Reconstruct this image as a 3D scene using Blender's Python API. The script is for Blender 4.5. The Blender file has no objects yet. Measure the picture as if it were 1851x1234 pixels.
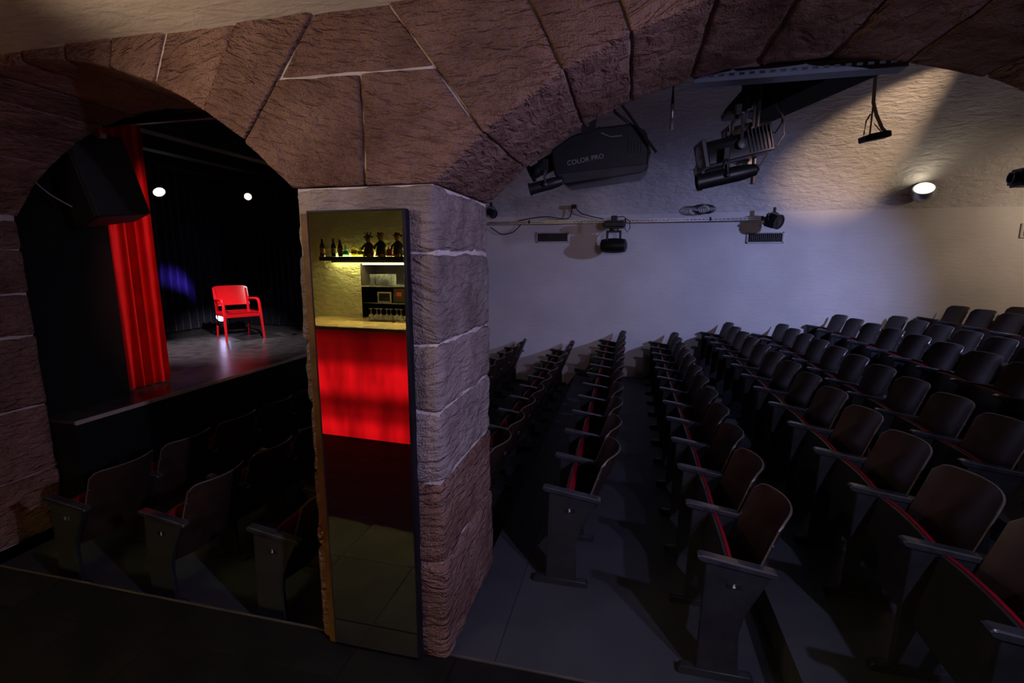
import bpy, bmesh, math, random
from mathutils import Vector, Matrix, noise, Euler
sc = bpy.context.scene
COL = sc.collection
R_ = math.radians

# ------------------------------------------------------------------ camera
CAM_H = 2.0
FPX = 880.0
cd = bpy.data.cameras.new('camera')
cam = bpy.data.objects.new('camera', cd); COL.objects.link(cam)
cd.sensor_width = 36.0; cd.sensor_fit = 'HORIZONTAL'
cd.lens = FPX / 1851.0 * 36.0
cd.clip_start = 0.03; cd.clip_end = 60
_p = math.atan((617.0 - 469.0) / FPX)
_up = Vector((0, math.cos(_p), -math.sin(_p)))
_yv = Vector((1139.0 - 925.5, 617.0 - 469.0, FPX)).normalized()
_yv = (_yv - _up * _yv.dot(_up)).normalized()
_xv = _yv.cross(_up)
if _xv.x < 0: _xv = -_xv
cam.matrix_world = Matrix(((_xv.x, _xv.y, -_xv.z, 0), (_yv.x, _yv.y, -_yv.z, 0), (_up.x, _up.y, -_up.z, CAM_H), (0, 0, 0, 1)))
sc.camera = cam

# ------------------------------------------------------------------ world, exposure, lights
w = bpy.data.worlds.new('world'); sc.world = w; w.use_nodes = True
w.node_tree.nodes['Background'].inputs[0].default_value = (0.02, 0.022, 0.03, 1)
w.node_tree.nodes['Background'].inputs[1].default_value = 0.0
sc.view_settings.view_transform = 'Standard'
sc.view_settings.look = 'None'
sc.view_settings.exposure = 0.0
sc.view_settings.gamma = 1.0
sc.view_settings.use_curve_mapping = False
sc.cycles.max_bounces = 7; sc.cycles.diffuse_bounces = 3; sc.cycles.glossy_bounces = 4; sc.cycles.transmission_bounces = 6
sc.cycles.caustics_reflective = False

def spot(name, loc, tgt, power, color, angle, blend=0.5, radius=0.04):
    l = bpy.data.lights.new(name, 'SPOT'); l.energy = power; l.color = color
    l.spot_size = R_(angle); l.spot_blend = blend; l.shadow_soft_size = radius
    o = bpy.data.objects.new(name, l); COL.objects.link(o); o.location = loc
    o.rotation_euler = (Vector(tgt) - Vector(loc)).to_track_quat('-Z', 'Y').to_euler()
    return o
def point(name, loc, power, color, radius=0.05):
    l = bpy.data.lights.new(name, 'POINT'); l.energy = power; l.color = color; l.shadow_soft_size = radius
    o = bpy.data.objects.new(name, l); COL.objects.link(o); o.location = loc
    return o
spot('violet_spot_light', (1.95, 0.25, 2.55), (-0.4, 4.6, 0.5), 125, (0.64, 0.60, 1.0), 96, 1.0, 0.03)
spot('pillar_violet_fill', (1.35, 0.55, 2.35), (-1.0, 2.1, 1.35), 115, (0.68, 0.57, 1.0), 100, 1.0, 0.03)  # second violet light added to brighten the pillar and left pier
spot('blue_spot_light', (5.1, 4.9, 3.05), (0.7, 8.47, 0.30), 520, (0.44, 0.49, 1.0), 78, 1.0, 0.03)
spot('mauve_spot_light', (1.2, 3.2, 2.8), (-1.9, 8.47, 1.5), 32, (1.0, 0.62, 0.62), 60, 1.0, 0.03)
spot('vault_spot_light', (3.55, 5.6, 3.92), (3.12, 7.50, 3.62), 230, (1.0, 0.66, 0.40), 38, 0.8, 0.02)
spot('warm_wall_light', (6.1, 6.9, 3.0), (5.3, 8.47, 2.0), 60, (1.0, 0.74, 0.52), 130, 1.0, 0.05)
spot('foyer_warm_light', (-2.4, 0.70, 2.45), (-0.6, 2.0, 3.02), 46, (1.0, 0.76, 0.55), 128, 0.8, 0.10)
spot('pillar_foot_light', (-2.6, 0.9, 0.5), (-1.3, 2.0, 0.35), 0.8, (1.0, 0.50, 0.20), 60, 1.0, 0.05)
spot('curtain_spot_light', (-1.9, 5.4, 3.15), (-4.8, 4.72, 1.9), 280, (1.0, 0.30, 0.25), 46, 0.5, 0.03)
spot('chair_spot_light', (-3.6, 4.4, 3.45), (-6.25, 6.75, 1.05), 620, (1.0, 0.90, 0.88), 24, 0.7, 0.04)
spot('stage_wash_light', (-7.0, 5.6, 3.3), (-6.0, 6.1, 0.7), 420, (1.0, 0.80, 0.85), 60, 0.9, 0.04)
spot('backdrop_blue_light', (-6.85, 7.25, 0.98), (-7.95, 7.10, 1.35), 420, (0.16, 0.08, 1.0), 46, 1.0, 0.03)

# ------------------------------------------------------------------ materials
MATS = {}
def nodes(m):
    m.use_nodes = True
    nt = m.node_tree
    return nt, nt.nodes['Principled BSDF']
def mat(name, col, rough=0.5, metal=0.0, var=0.25, scale=6.0, bump=0.0, bscale=40.0, spec=0.5, coat=0.0, rand=0.0, trans=0.0, emit=None, estr=0.0, sheen=0.0, detail=5.0):
    if name in MATS: return MATS[name]
    m = bpy.data.materials.new(name); nt, b = nodes(m); N = nt.nodes; L = nt.links
    tc = N.new('ShaderNodeTexCoord')
    nz = N.new('ShaderNodeTexNoise'); nz.inputs['Scale'].default_value = scale; nz.inputs['Detail'].default_value = detail
    L.new(tc.outputs['Object'], nz.inputs['Vector'])
    rp = N.new('ShaderNodeValToRGB')
    c0 = [max(0, c * (1 - var)) for c in col]; c1 = [min(1, c * (1 + var)) for c in col]
    rp.color_ramp.elements[0].position = 0.3; rp.color_ramp.elements[1].position = 0.72
    rp.color_ramp.elements[0].color = (*c0, 1); rp.color_ramp.elements[1].color = (*c1, 1)
    L.new(nz.outputs['Fac'], rp.inputs['Fac'])
    out = rp.outputs['Color']
    if rand > 0:
        oi = N.new('ShaderNodeObjectInfo'); mr = N.new('ShaderNodeMapRange')
        mr.inputs['To Min'].default_value = 1 - rand; mr.inputs['To Max'].default_value = 1 + rand
        L.new(oi.outputs['Random'], mr.inputs['Value'])
        hs = N.new('ShaderNodeHueSaturation'); L.new(mr.outputs['Result'], hs.inputs['Value']); L.new(out, hs.inputs['Color']); out = hs.outputs['Color']
    L.new(out, b.inputs['Base Color'])
    b.inputs['Roughness'].default_value = rough; b.inputs['Metallic'].default_value = metal
    b.inputs['Specular IOR Level'].default_value = spec
    b.inputs['Coat Weight'].default_value = coat
    b.inputs['Transmission Weight'].default_value = trans
    if sheen: b.inputs['Sheen Weight'].default_value = sheen
    if emit: b.inputs['Emission Color'].default_value = (*emit, 1); b.inputs['Emission Strength'].default_value = estr
    if bump:
        n2 = N.new('ShaderNodeTexNoise'); n2.inputs['Scale'].default_value = bscale; n2.inputs['Detail'].default_value = 6
        L.new(tc.outputs['Object'], n2.inputs['Vector'])
        bp = N.new('ShaderNodeBump'); bp.inputs['Strength'].default_value = bump; bp.inputs['Distance'].default_value = 0.02
        L.new(n2.outputs['Fac'], bp.inputs['Height']); L.new(bp.outputs['Normal'], b.inputs['Normal'])
    MATS[name] = m
    return m

def sandstone(name, ca, cb, mark=0.6):
    m = bpy.data.materials.new(name); nt, b = nodes(m); N = nt.nodes; L = nt.links
    tc = N.new('ShaderNodeTexCoord'); oi = N.new('ShaderNodeObjectInfo')
    n1 = N.new('ShaderNodeTexNoise'); n1.inputs['Scale'].default_value = 2.6; n1.inputs['Detail'].default_value = 8; n1.inputs['Roughness'].default_value = 0.65
    off = N.new('ShaderNodeVectorMath'); off.operation = 'ADD'
    mulr = N.new('ShaderNodeMath'); mulr.operation = 'MULTIPLY'; mulr.inputs[1].default_value = 37.0
    L.new(oi.outputs['Random'], mulr.inputs[0]); L.new(tc.outputs['Object'], off.inputs[0]); L.new(mulr.outputs[0], off.inputs[1])
    L.new(off.outputs[0], n1.inputs['Vector'])
    rp = N.new('ShaderNodeValToRGB'); e = rp.color_ramp.elements
    e[0].position = 0.32; e[0].color = (*ca, 1); e[1].position = 0.70; e[1].color = (*cb, 1)
    L.new(n1.outputs['Fac'], rp.inputs['Fac'])
    hs = N.new('ShaderNodeHueSaturation')
    mr = N.new('ShaderNodeMapRange'); mr.inputs['To Min'].default_value = 0.82; mr.inputs['To Max'].default_value = 1.2
    L.new(oi.outputs['Random'], mr.inputs['Value']); L.new(mr.outputs['Result'], hs.inputs['Value']); L.new(rp.outputs['Color'], hs.inputs['Color'])
    L.new(hs.outputs['Color'], b.inputs['Base Color'])
    b.inputs['Roughness'].default_value = 0.9; b.inputs['Specular IOR Level'].default_value = 0.2
    # chisel marks: distorted bands turned differently on every stone
    rot = N.new('ShaderNodeVectorRotate'); rot.rotation_type = 'Y_AXIS'
    ang = N.new('ShaderNodeMapRange'); ang.inputs['To Min'].default_value = -0.5; ang.inputs['To Max'].default_value = 0.7
    L.new(oi.outputs['Random'], ang.inputs['Value']); L.new(ang.outputs['Result'], rot.inputs['Angle']); L.new(tc.outputs['Object'], rot.inputs['Vector'])
    sc2 = N.new('ShaderNodeMapping'); sc2.inputs['Scale'].default_value = (9, 9, 34); L.new(rot.outputs['Vector'], sc2.inputs['Vector'])
    nm = N.new('ShaderNodeTexNoise'); nm.inputs['Scale'].default_value = 1.0; nm.inputs['Detail'].default_value = 2.5; nm.inputs['Distortion'].default_value = 0.7
    L.new(sc2.outputs['Vector'], nm.inputs['Vector'])
    ng = N.new('ShaderNodeTexNoise'); ng.inputs['Scale'].default_value = 120; ng.inputs['Detail'].default_value = 4; L.new(tc.outputs['Object'], ng.inputs['Vector'])
    ad = N.new('ShaderNodeMath'); ad.operation = 'MULTIPLY_ADD'; ad.inputs[1].default_value = 0.25
    L.new(ng.outputs['Fac'], ad.inputs[0]); L.new(nm.outputs['Fac'], ad.inputs[2])
    bp = N.new('ShaderNodeBump'); bp.inputs['Strength'].default_value = mark; bp.inputs['Distance'].default_value = 0.09
    L.new(ad.outputs[0], bp.inputs['Height']); L.new(bp.outputs['Normal'], b.inputs['Normal'])
    return m
STONE = sandstone('red_sandstone', (0.18, 0.095, 0.072), (0.41, 0.255, 0.20), 1.0)
STONE_G = sandstone('grey_sandstone', (0.19, 0.15, 0.145), (0.42, 0.355, 0.34), 0.7)
MORTAR = mat('mortar', (0.58, 0.53, 0.52), 0.95, bump=0.4, bscale=60)

def plaster(name, ca, cb, scale=1.5, bs=0.5, streak=(9, 9, 26), dist=0.03):
    m = bpy.data.materials.new(name); nt, b = nodes(m); N = nt.nodes; L = nt.links
    tc = N.new('ShaderNodeTexCoord')
    n1 = N.new('ShaderNodeTexNoise'); n1.inputs['Scale'].default_value = scale; n1.inputs['Detail'].default_value = 7
    L.new(tc.outputs['Object'], n1.inputs['Vector'])
    rp = N.new('ShaderNodeValToRGB'); e = rp.color_ramp.elements
    e[0].position = 0.3; e[0].color = (*ca, 1); e[1].position = 0.7; e[1].color = (*cb, 1)
    L.new(n1.outputs['Fac'], rp.inputs['Fac']); L.new(rp.outputs['Color'], b.inputs['Base Color'])
    b.inputs['Roughness'].default_value = 0.92; b.inputs['Specular IOR Level'].default_value = 0.2
    mp = N.new('ShaderNodeMapping'); mp.inputs['Scale'].default_value = streak; L.new(tc.outputs['Object'], mp.inputs['Vector'])
    n2 = N.new('ShaderNodeTexNoise'); n2.inputs['Scale'].default_value = 1; n2.inputs['Detail'].default_value = 6; n2.inputs['Roughness'].default_value = 0.6; n2.inputs['Distortion'].default_value = 0.5
    L.new(mp.outputs['Vector'], n2.inputs['Vector'])
    bp = N.new('ShaderNodeBump'); bp.inputs['Strength'].default_value = bs; bp.inputs['Distance'].default_value = dist
    L.new(n2.outputs['Fac'], bp.inputs['Height']); L.new(bp.outputs['Normal'], b.inputs['Normal'])
    return m
WALLWHITE = plaster('white_painted_plaster', (0.66, 0.64, 0.64), (0.78, 0.76, 0.76), bs=0.25, streak=(7, 7, 34), dist=0.02)
VAULTWHITE = plaster('rough_vault_plaster', (0.58, 0.56, 0.56), (0.74, 0.72, 0.72), bs=0.8, streak=(7, 14, 18), dist=0.05)
FOYERPL = plaster('foyer_plaster', (0.50, 0.44, 0.36), (0.62, 0.56, 0.47), bs=0.5, streak=(6, 14, 14), dist=0.03)
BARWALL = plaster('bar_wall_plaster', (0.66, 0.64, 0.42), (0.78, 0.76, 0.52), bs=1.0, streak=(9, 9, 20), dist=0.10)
DARKPL = mat('black_painted_wall', (0.016, 0.022, 0.022), 0.7, bump=0.2)
TILE = mat('dark_floor_tile', (0.013, 0.012, 0.013), 0.7, spec=0.12, var=0.4, scale=4, bump=0.1, rand=0.15)
GROUT = mat('tile_grout', (0.06, 0.06, 0.062), 0.9)
GREYFLOOR = mat('grey_painted_boards', (0.050, 0.055, 0.062), 0.6, var=0.15, scale=3, bump=0.06, bscale=90)
STAGEFL = mat('black_stage_floor', (0.055, 0.054, 0.056), 0.32, var=0.5, scale=7, bump=0.05, bscale=30)
STRIP = mat('pale_edge_strip', (0.42, 0.36, 0.30), 0.4, var=0.15)
BLACKCLOTH = mat('black_velvet', (0.010, 0.010, 0.018), 0.95, spec=0.1, sheen=0.2)
REDCLOTH = mat('red_velvet', (0.62, 0.012, 0.018), 0.85, var=0.15, spec=0.15, sheen=0.2)
SEATBLK = mat('black_seat_lacquer', (0.020, 0.021, 0.024), 0.42, var=0.3, scale=14, bump=0.06, bscale=60)
SEATARM = mat('black_armrest_lacquer', (0.030, 0.033, 0.040), 0.26, var=0.3, scale=20, coat=0.3)
SEATWOOD = mat('dark_brown_plywood', (0.030, 0.017, 0.013), 0.33, var=0.35, scale=9, bump=0.03)
EDGEPLY = mat('pale_plywood_edge', (0.11, 0.095, 0.085), 0.4, var=0.2, scale=20)
PLUSH = mat('red_plush', (0.24, 0.005, 0.014), 0.95, var=0.2, scale=30, bump=0.2, bscale=160, spec=0.1)
PLATE = mat('number_plate_metal', (0.06, 0.06, 0.065), 0.4, metal=0.3)
NUMERAL = mat('white_numeral', (0.8, 0.8, 0.8), 0.6, var=0.05)
BLKMETAL = mat('black_powder_coat', (0.012, 0.012, 0.013), 0.42, var=0.2, scale=20)
GREYMETAL = mat('grey_worn_metal', (0.10, 0.10, 0.105), 0.45, metal=0.4, var=0.3, scale=20)
STEEL = mat('bright_galvanised_steel', (0.50, 0.52, 0.56), 0.35, metal=0.8, var=0.15, scale=20)
RUBBER = mat('black_rubber_cable', (0.012, 0.012, 0.012), 0.6)
GREYCABLE = mat('grey_cable', (0.62, 0.58, 0.54), 0.6)
PRINT = mat('grey_print', (0.22, 0.22, 0.22), 0.6, var=0.05)
WHITEPAINT = mat('white_grille_paint', (0.55, 0.54, 0.54), 0.6, var=0.1)
DARKSLAT = mat('dark_slat', (0.10, 0.095, 0.09), 0.6)
MIRRORFRAME = mat('dark_mirror_edge', (0.008, 0.008, 0.014), 0.5, spec=0.15)
TIMBER = mat('brown_timber', (0.16, 0.075, 0.025), 0.65, var=0.35, scale=12, bump=0.3, bscale=40)
CHAIRRED = mat('glossy_red_paint', (0.70, 0.010, 0.016), 0.16, var=0.06, coat=0.6)
COUNTER = mat('counter_top_wood', (0.30, 0.19, 0.10), 0.25, var=0.2, scale=5)
SHELFDARK = mat('dark_gloss_shelf', (0.018, 0.015, 0.012), 0.18, coat=0.4)
NICHE = mat('dark_niche_lining', (0.006, 0.004, 0.004), 0.9, spec=0.1)
def glass(name, col=(1, 1, 1), rough=0.02):
    m = bpy.data.materials.new(name); nt, b = nodes(m)
    N = nt.nodes; L = nt.links
    nz = N.new('ShaderNodeTexNoise'); nz.inputs['Scale'].default_value = 30
    mr = N.new('ShaderNodeMapRange'); mr.inputs['To Min'].default_value = rough; mr.inputs['To Max'].default_value = rough + 0.04
    L.new(nz.outputs['Fac'], mr.inputs['Value']); L.new(mr.outputs['Result'], b.inputs['Roughness'])
    b.inputs['Base Color'].default_value = (*col, 1); b.inputs['Transmission Weight'].default_value = 0.88; b.inputs['IOR'].default_value = 1.45
    return m
GLASS = glass('clear_glass')
COLAGLASS = mat('dark_cola_bottle', (0.015, 0.006, 0.004), 0.08, coat=0.5)
BEERGLASS = mat('brown_beer_bottle', (0.045, 0.016, 0.006), 0.10, coat=0.5)
mm = bpy.data.materials.new('mirror_silver'); nt, b = nodes(mm)
b.inputs['Base Color'].default_value = (0.90, 0.90, 0.90, 1); b.inputs['Metallic'].default_value = 1.0
_n = nt.nodes.new('ShaderNodeTexNoise'); _n.inputs['Scale'].default_value = 3
_m = nt.nodes.new('ShaderNodeMapRange'); _m.inputs['To Min'].default_value = 0.0; _m.inputs['To Max'].default_value = 0.012
nt.links.new(_n.outputs['Fac'], _m.inputs['Value']); nt.links.new(_m.outputs['Result'], b.inputs['Roughness'])
MIRROR = mm
def emit(name, col, strength, var=0.1):
    m = bpy.data.materials.new(name); nt, b = nodes(m); N = nt.nodes; L = nt.links
    b.inputs['Base Color'].default_value = (*[min(1, c) * 0.8 for c in col], 1)
    b.inputs['Emission Color'].default_value = (*col, 1)
    nz = N.new('ShaderNodeTexNoise'); nz.inputs['Scale'].default_value = 20
    mr = N.new('ShaderNodeMapRange'); mr.inputs['To Min'].default_value = strength * (1 - var); mr.inputs['To Max'].default_value = strength * (1 + var)
    L.new(nz.outputs['Fac'], mr.inputs['Value']); L.new(mr.outputs['Result'], b.inputs['Emission Strength'])
    return m

# ------------------------------------------------------------------ mesh helpers
def T(x=0, y=0, z=0): return Matrix.Translation((x, y, z))
def bx(bm, x0, x1, y0, y1, z0, z1, bev=0.0, seg=1, M=None):
    r = bmesh.ops.create_cube(bm, size=1.0)
    vs = r['verts']
    for v in vs:
        v.co = Vector(((x0 + x1) / 2 + v.co.x * (x1 - x0), (y0 + y1) / 2 + v.co.y * (y1 - y0), (z0 + z1) / 2 + v.co.z * (z1 - z0)))
    if bev > 0:
        es = list({e for v in vs for e in v.link_edges})
        rr = bmesh.ops.bevel(bm, geom=es + vs, offset=bev, segments=seg, affect='EDGES', clamp_overlap=True)
        vs = list({v for f in rr['faces'] for v in f.verts} | {v for v in vs if v.is_valid})
        # gather the whole island
        seen = set(vs); st = list(vs)
        while st:
            v = st.pop()
            for e in v.link_edges:
                o = e.other_vert(v)
                if o not in seen: seen.add(o); st.append(o)
        vs = list(seen)
    if M is not None:
        for v in vs: v.co = M @ v.co
    return vs
def prism(bm, poly, a0, a1, axis='Y', M=None, bev=0.0):
    def P(p, a):
        if axis == 'Y': return Vector((p[0], a, p[1]))
        if axis == 'X': return Vector((a, p[0], p[1]))
        return Vector((p[0], p[1], a))
    v0 = [bm.verts.new(P(p, a0)) for p in poly]; v1 = [bm.verts.new(P(p, a1)) for p in poly]
    n = len(poly); fs = [bm.faces.new(v0), bm.faces.new(v1[::-1])]
    for i in range(n): fs.append(bm.faces.new((v0[i], v1[i], v1[(i + 1) % n], v0[(i + 1) % n])))
    bmesh.ops.recalc_face_normals(bm, faces=fs)
    vs = v0 + v1
    if bev > 0:
        es = list({e for v in vs for e in v.link_edges})
        rr = bmesh.ops.bevel(bm, geom=es + vs, offset=bev, segments=1, affect='EDGES', clamp_overlap=True)
        seen = {v for f in rr['faces'] for v in f.verts}; st = list(seen)
        while st:
            v = st.pop()
            for e in v.link_edges:
                o = e.other_vert(v)
                if o not in seen: seen.add(o); st.append(o)
        vs = list(seen)
    if M is not None:
        for v in vs: v.co = M @ v.co
    return vs
def tube(bm, pts, r, n=8, M=None, closed=False):
    pts = [Vector(p) for p in pts]; rings = []
    for i, p in enumerate(pts):
        if i == 0: d = pts[1] - p
        elif i == len(pts) - 1: d = p - pts[i - 1]
        else: d = pts[i + 1] - pts[i - 1]
        d.normalize()
        a = d.cross(Vector((0, 0, 1)))
        if a.length < 0.05: a = d.cross(Vector((1, 0, 0)))
        a.normalize(); c = d.cross(a)
        rr = r[i] if isinstance(r, (list, tuple)) else r
        ring = []
        for k in range(n):
            t = 2 * math.pi * k / n
            q = p + (a * math.cos(t) + c * math.sin(t)) * rr
            if M is not None: q = M @ q
            ring.append(bm.verts.new(q))
        rings.append(ring)
    fs = []
    for i in range(len(rings) - 1):
        for k in range(n):
            fs.append(bm.faces.new((rings[i][k], rings[i][(k + 1) % n], rings[i + 1][(k + 1) % n], rings[i + 1][k])))
    fs.append(bm.faces.new(rings[0][::-1])); fs.append(bm.faces.new(rings[-1]))
    bmesh.ops.recalc_face_normals(bm, faces=fs)
def lathe(bm, prof, n=20, M=None, hoop=False):
    rings = []
    for r, z in prof:
        ring = []
        if r < 1e-5:
            q = Vector((0, 0, z)); ring = [bm.verts.new(M @ q if M is not None else q)]
        else:
            for k in range(n):
                t = 2 * math.pi * k / n; q = Vector((r * math.cos(t), r * math.sin(t), z))
                ring.append(bm.verts.new(M @ q if M is not None else q))
        rings.append(ring)
    fs = []
    for a, c in zip(rings, rings[1:] + ([rings[0]] if hoop else [])):
        for k in range(n):
            k2 = (k + 1) % n
            if len(a) == 1 and len(c) == 1: continue
            if len(a) == 1: fs.append(bm.faces.new((a[0], c[k2], c[k])))
            elif len(c) == 1: fs.append(bm.faces.new((a[k], a[k2], c[0])))
            else: fs.append(bm.faces.new((a[k], a[k2], c[k2], c[k])))
    if not hoop and len(rings[0]) > 1: fs.append(bm.faces.new(rings[0][::-1]))
    if not hoop and len(rings[-1]) > 1: fs.append(bm.faces.new(rings[-1]))
    bmesh.ops.recalc_face_normals(bm, faces=fs)
def grid(bm, fn, nu, nv):
    V = [[bm.verts.new(fn(i / nu, j / nv)) for j in range(nv + 1)] for i in range(nu + 1)]
    for i in range(nu):
        for j in range(nv):
            bm.faces.new((V[i][j], V[i + 1][j], V[i + 1][j + 1], V[i][j + 1]))
    return V
def sheet(bm, fn, nu, nv, th):
    """a curved panel with thickness: fn(u,v) -> (point, unit offset direction)"""
    A = [[None] * (nv + 1) for _ in range(nu + 1)]; B = [[None] * (nv + 1) for _ in range(nu + 1)]
    for i in range(nu + 1):
        for j in range(nv + 1):
            p, d = fn(i / nu, j / nv)
            A[i][j] = bm.verts.new(p); B[i][j] = bm.verts.new(p + d * th)
    fs = []
    for i in range(nu):
        for j in range(nv):
            fs.append(bm.faces.new((A[i][j], A[i + 1][j], A[i + 1][j + 1], A[i][j + 1])))
            fs.append(bm.faces.new((B[i][j], B[i][j + 1], B[i + 1][j + 1], B[i + 1][j])))
    for i in range(nu):
        for j in (0, nv): fs.append(bm.faces.new((A[i][j], A[i + 1][j], B[i + 1][j], B[i][j])))
    for j in range(nv):
        for i in (0, nu): fs.append(bm.faces.new((A[i][j], A[i][j + 1], B[i][j + 1], B[i][j])))
    bmesh.ops.recalc_face_normals(bm, faces=fs)
def BM(): return bmesh.new()
def obj(name, bm, m, parent=None, smooth=True, angle=35):
    me = bpy.data.meshes.new(name); bm.to_mesh(me); bm.free()
    if m is not None: me.materials.append(m)
    if smooth:
        me.shade_smooth(); me.set_sharp_from_angle(angle=R_(angle))
    o = bpy.data.objects.new(name, me); COL.objects.link(o)
    if parent is not None: o.parent = parent
    return o
def tag(o, label, cat, group=None):
    o['label'] = label; o['category'] = cat
    if group: o['group'] = group
    return o
def thing(name, label, cat, loc=(0, 0, 0), rz=0.0, group=None):
    o = bpy.data.objects.new(name, None); COL.objects.link(o)
    o.location = loc; o.rotation_euler = (0, 0, rz); o.empty_display_size = 0.1
    return tag(o, label, cat, group)
def struct(o, label=None):
    o['kind'] = 'structure'
    if label: o['label'] = label
    return o
def box(name, x0, x1, y0, y1, z0, z1, m, parent=None, bev=0.0, M=None, seg=1):
    bm = BM(); bx(bm, x0, x1, y0, y1, z0, z1, bev, seg, M); return obj(name, bm, m, parent)
def share(src, name, parent, loc=(0, 0, 0), rot=(0, 0, 0), scale=(1, 1, 1)):
    o = bpy.data.objects.new(name, src.data if hasattr(src, 'data') else src); COL.objects.link(o)
    o.parent = parent; o.location = loc; o.rotation_euler = rot; o.scale = scale
    return o
def copy_thing(root, loc, rz=0.0):
    r = root.copy(); COL.objects.link(r); r.location = loc; r.rotation_euler = (0, 0, rz)
    for ch in root.children:
        c = ch.copy(); COL.objects.link(c); c.parent = r
        for g in ch.children:
            d = g.copy(); COL.objects.link(d); d.parent = c
    return r
def text(name, s, size, m, parent, M, extrude=0.0006):
    cu = bpy.data.curves.new('lettering', 'FONT'); cu.body = s; cu.size = size; cu.extrude = extrude
    cu.align_x = 'CENTER'; cu.align_y = 'CENTER'; cu.resolution_u = 3
    t = bpy.data.objects.new('lettering', cu); COL.objects.link(t)
    me = bpy.data.meshes.new_from_object(t.evaluated_get(bpy.context.evaluated_depsgraph_get()))
    bpy.data.objects.remove(t); bpy.data.curves.remove(cu)
    me.transform(M); me.materials.clear(); me.materials.append(m)
    me.name = name
    o = bpy.data.objects.new(name, me); COL.objects.link(o); o.parent = parent
    return o
ORD = ['zeroth', 'first', 'second', 'third', 'fourth', 'fifth', 'sixth', 'seventh', 'eighth', 'ninth', 'tenth', 'eleventh', 'twelfth', 'thirteenth', 'fourteenth']

# ------------------------------------------------------------------ rough stones
def axis_coords(L, r, cell):
    n = max(1, int(round((L - 2 * r) / cell)))
    c = [0, r * 0.35, r]
    c += [r + (L - 2 * r) * i / n for i in range(1, n)]
    c += [L - r, L - r * 0.35, L]
    return [x / L for x in c]
def rough_block(name, fn, L, m, parent, r=0.02, amp=0.008, cell=0.04, seed=0, freq=7.0):
    """fn(u,v,w) maps the unit cube to the stone; L are its side lengths in metres"""
    A = [axis_coords(l, r, cell) for l in L]
    n = [len(a) - 1 for a in A]
    bm = BM(); V = {}
    def vert(i, j, k):
        if (i, j, k) not in V:
            q = [A[0][i] * L[0], A[1][j] * L[1], A[2][k] * L[2]]
            c = [min(max(x, r), l - r) for x, l in zip(q, L)]
            d = Vector([x - y for x, y in zip(q, c)])
            if d.length > 1e-9: d = d.normalized() * r
            p = [(y + dd) / l for y, dd, l in zip(c, d, L)]
            V[(i, j, k)] = bm.verts.new(fn(*p))
        return V[(i, j, k)]
    for k in (0, n[2]):
        for i in range(n[0]):
            for j in range(n[1]):
                bm.faces.new((vert(i, j, k), vert(i + 1, j, k), vert(i + 1, j + 1, k), vert(i, j + 1, k)))
    for j in (0, n[1]):
        for i in range(n[0]):
            for k in range(n[2]):
                bm.faces.new((vert(i, j, k), vert(i + 1, j, k), vert(i + 1, j, k + 1), vert(i, j, k + 1)))
    for i in (0, n[0]):
        for j in range(n[1]):
            for k in range(n[2]):
                bm.faces.new((vert(i, j, k), vert(i, j + 1, k), vert(i, j + 1, k + 1), vert(i, j, k + 1)))
    bmesh.ops.recalc_face_normals(bm, faces=bm.faces)
    bm.normal_update()
    so = Vector((seed * 3.17, seed * 1.31, seed * 2.23))
    mv = [(v, v.normal.copy()) for v in bm.verts]
    for v, nn in mv:
        f = noise.fractal(v.co * freq + so, 0.9, 2.1, 4)
        v.co = v.co + nn * (amp * max(-0.55, f))
    return obj(name, bm, m, parent, True, 60)

# ------------------------------------------------------------------ arcade wall: pillar, piers, arches
YF, YB = 2.02, 2.85
wa = struct(bpy.data.objects.new('wall_arcade', None), 'red sandstone arcade wall with two segmental arches on a square pillar'); COL.objects.link(wa)
LA = dict(cx=-3.05, cz=0.92, R=2.07, half=1.53)
RA = dict(cx=0.75, cz=0.732, R=2.233, half=1.57)
ZT = 3.2
def arcpt(A, deg):
    a = R_(deg); return Vector((A['cx'] + A['R'] * math.sin(a), A['cz'] + A['R'] * math.cos(a)))
def radial(A, deg, z):
    a = R_(deg); p = arcpt(A, deg); k = (z - p.y) / math.cos(a)
    return Vector((p.x + math.sin(a) * k, z))
def quad_stone(name, bl, br, tr, tl, m, seed, r=0.016, amp=0.007, y0=YF, y1=YB, gap=0.006, cell=0.045):
    """stone with a straight-sided face in XZ; bl etc. may be callables of u for bent edges"""
    c = (bl + br + tr + tl) / 4
    def shrink(p):
        d = p - c; l = d.length
        return c + d * ((l - gap) / l)
    bl, br, tr, tl = map(shrink, (bl, br, tr, tl))
    def fn(u, v, w):
        b = bl.lerp(br, u); t = tl.lerp(tr, u); p = b.lerp(t, v)
        return Vector((p.x, y0 + (y1 - y0) * w, p.y))
    Lx = max((br - bl).length, (tr - tl).length); Lz = max((tl - bl).length, (tr - br).length)
    return rough_block(name, fn, (Lx, Lz, y1 - y0), m, wa, r, amp, cell, seed)
seed = 1
# voussoirs
def voussoirs(A, angs, sgn):
    global seed
    for a0, a1 in zip(angs, angs[1:]):
        p = [arcpt(A, a0), arcpt(A, a1), radial(A, a1, ZT), radial(A, a0, ZT)]
        jit = random.Random(seed).uniform(-0.006, 0.008)
        quad_stone('stone', *p, STONE, seed, y0=YF + jit, y1=YB - jit, cell=0.04); seed += 1
voussoirs(LA, [38.5, 31.5, 23.1, 15.6, 8.0, 0.0, -8.0, -16.0, -24.0, -32.0, -40.0, -47.4], 1)
voussoirs(RA, [-37.3, -27.4, -20.4, -12.5, -4.5, 4.0, 12.5, 21.0, 29.0, 37.3, 44.6], 1)
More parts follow.
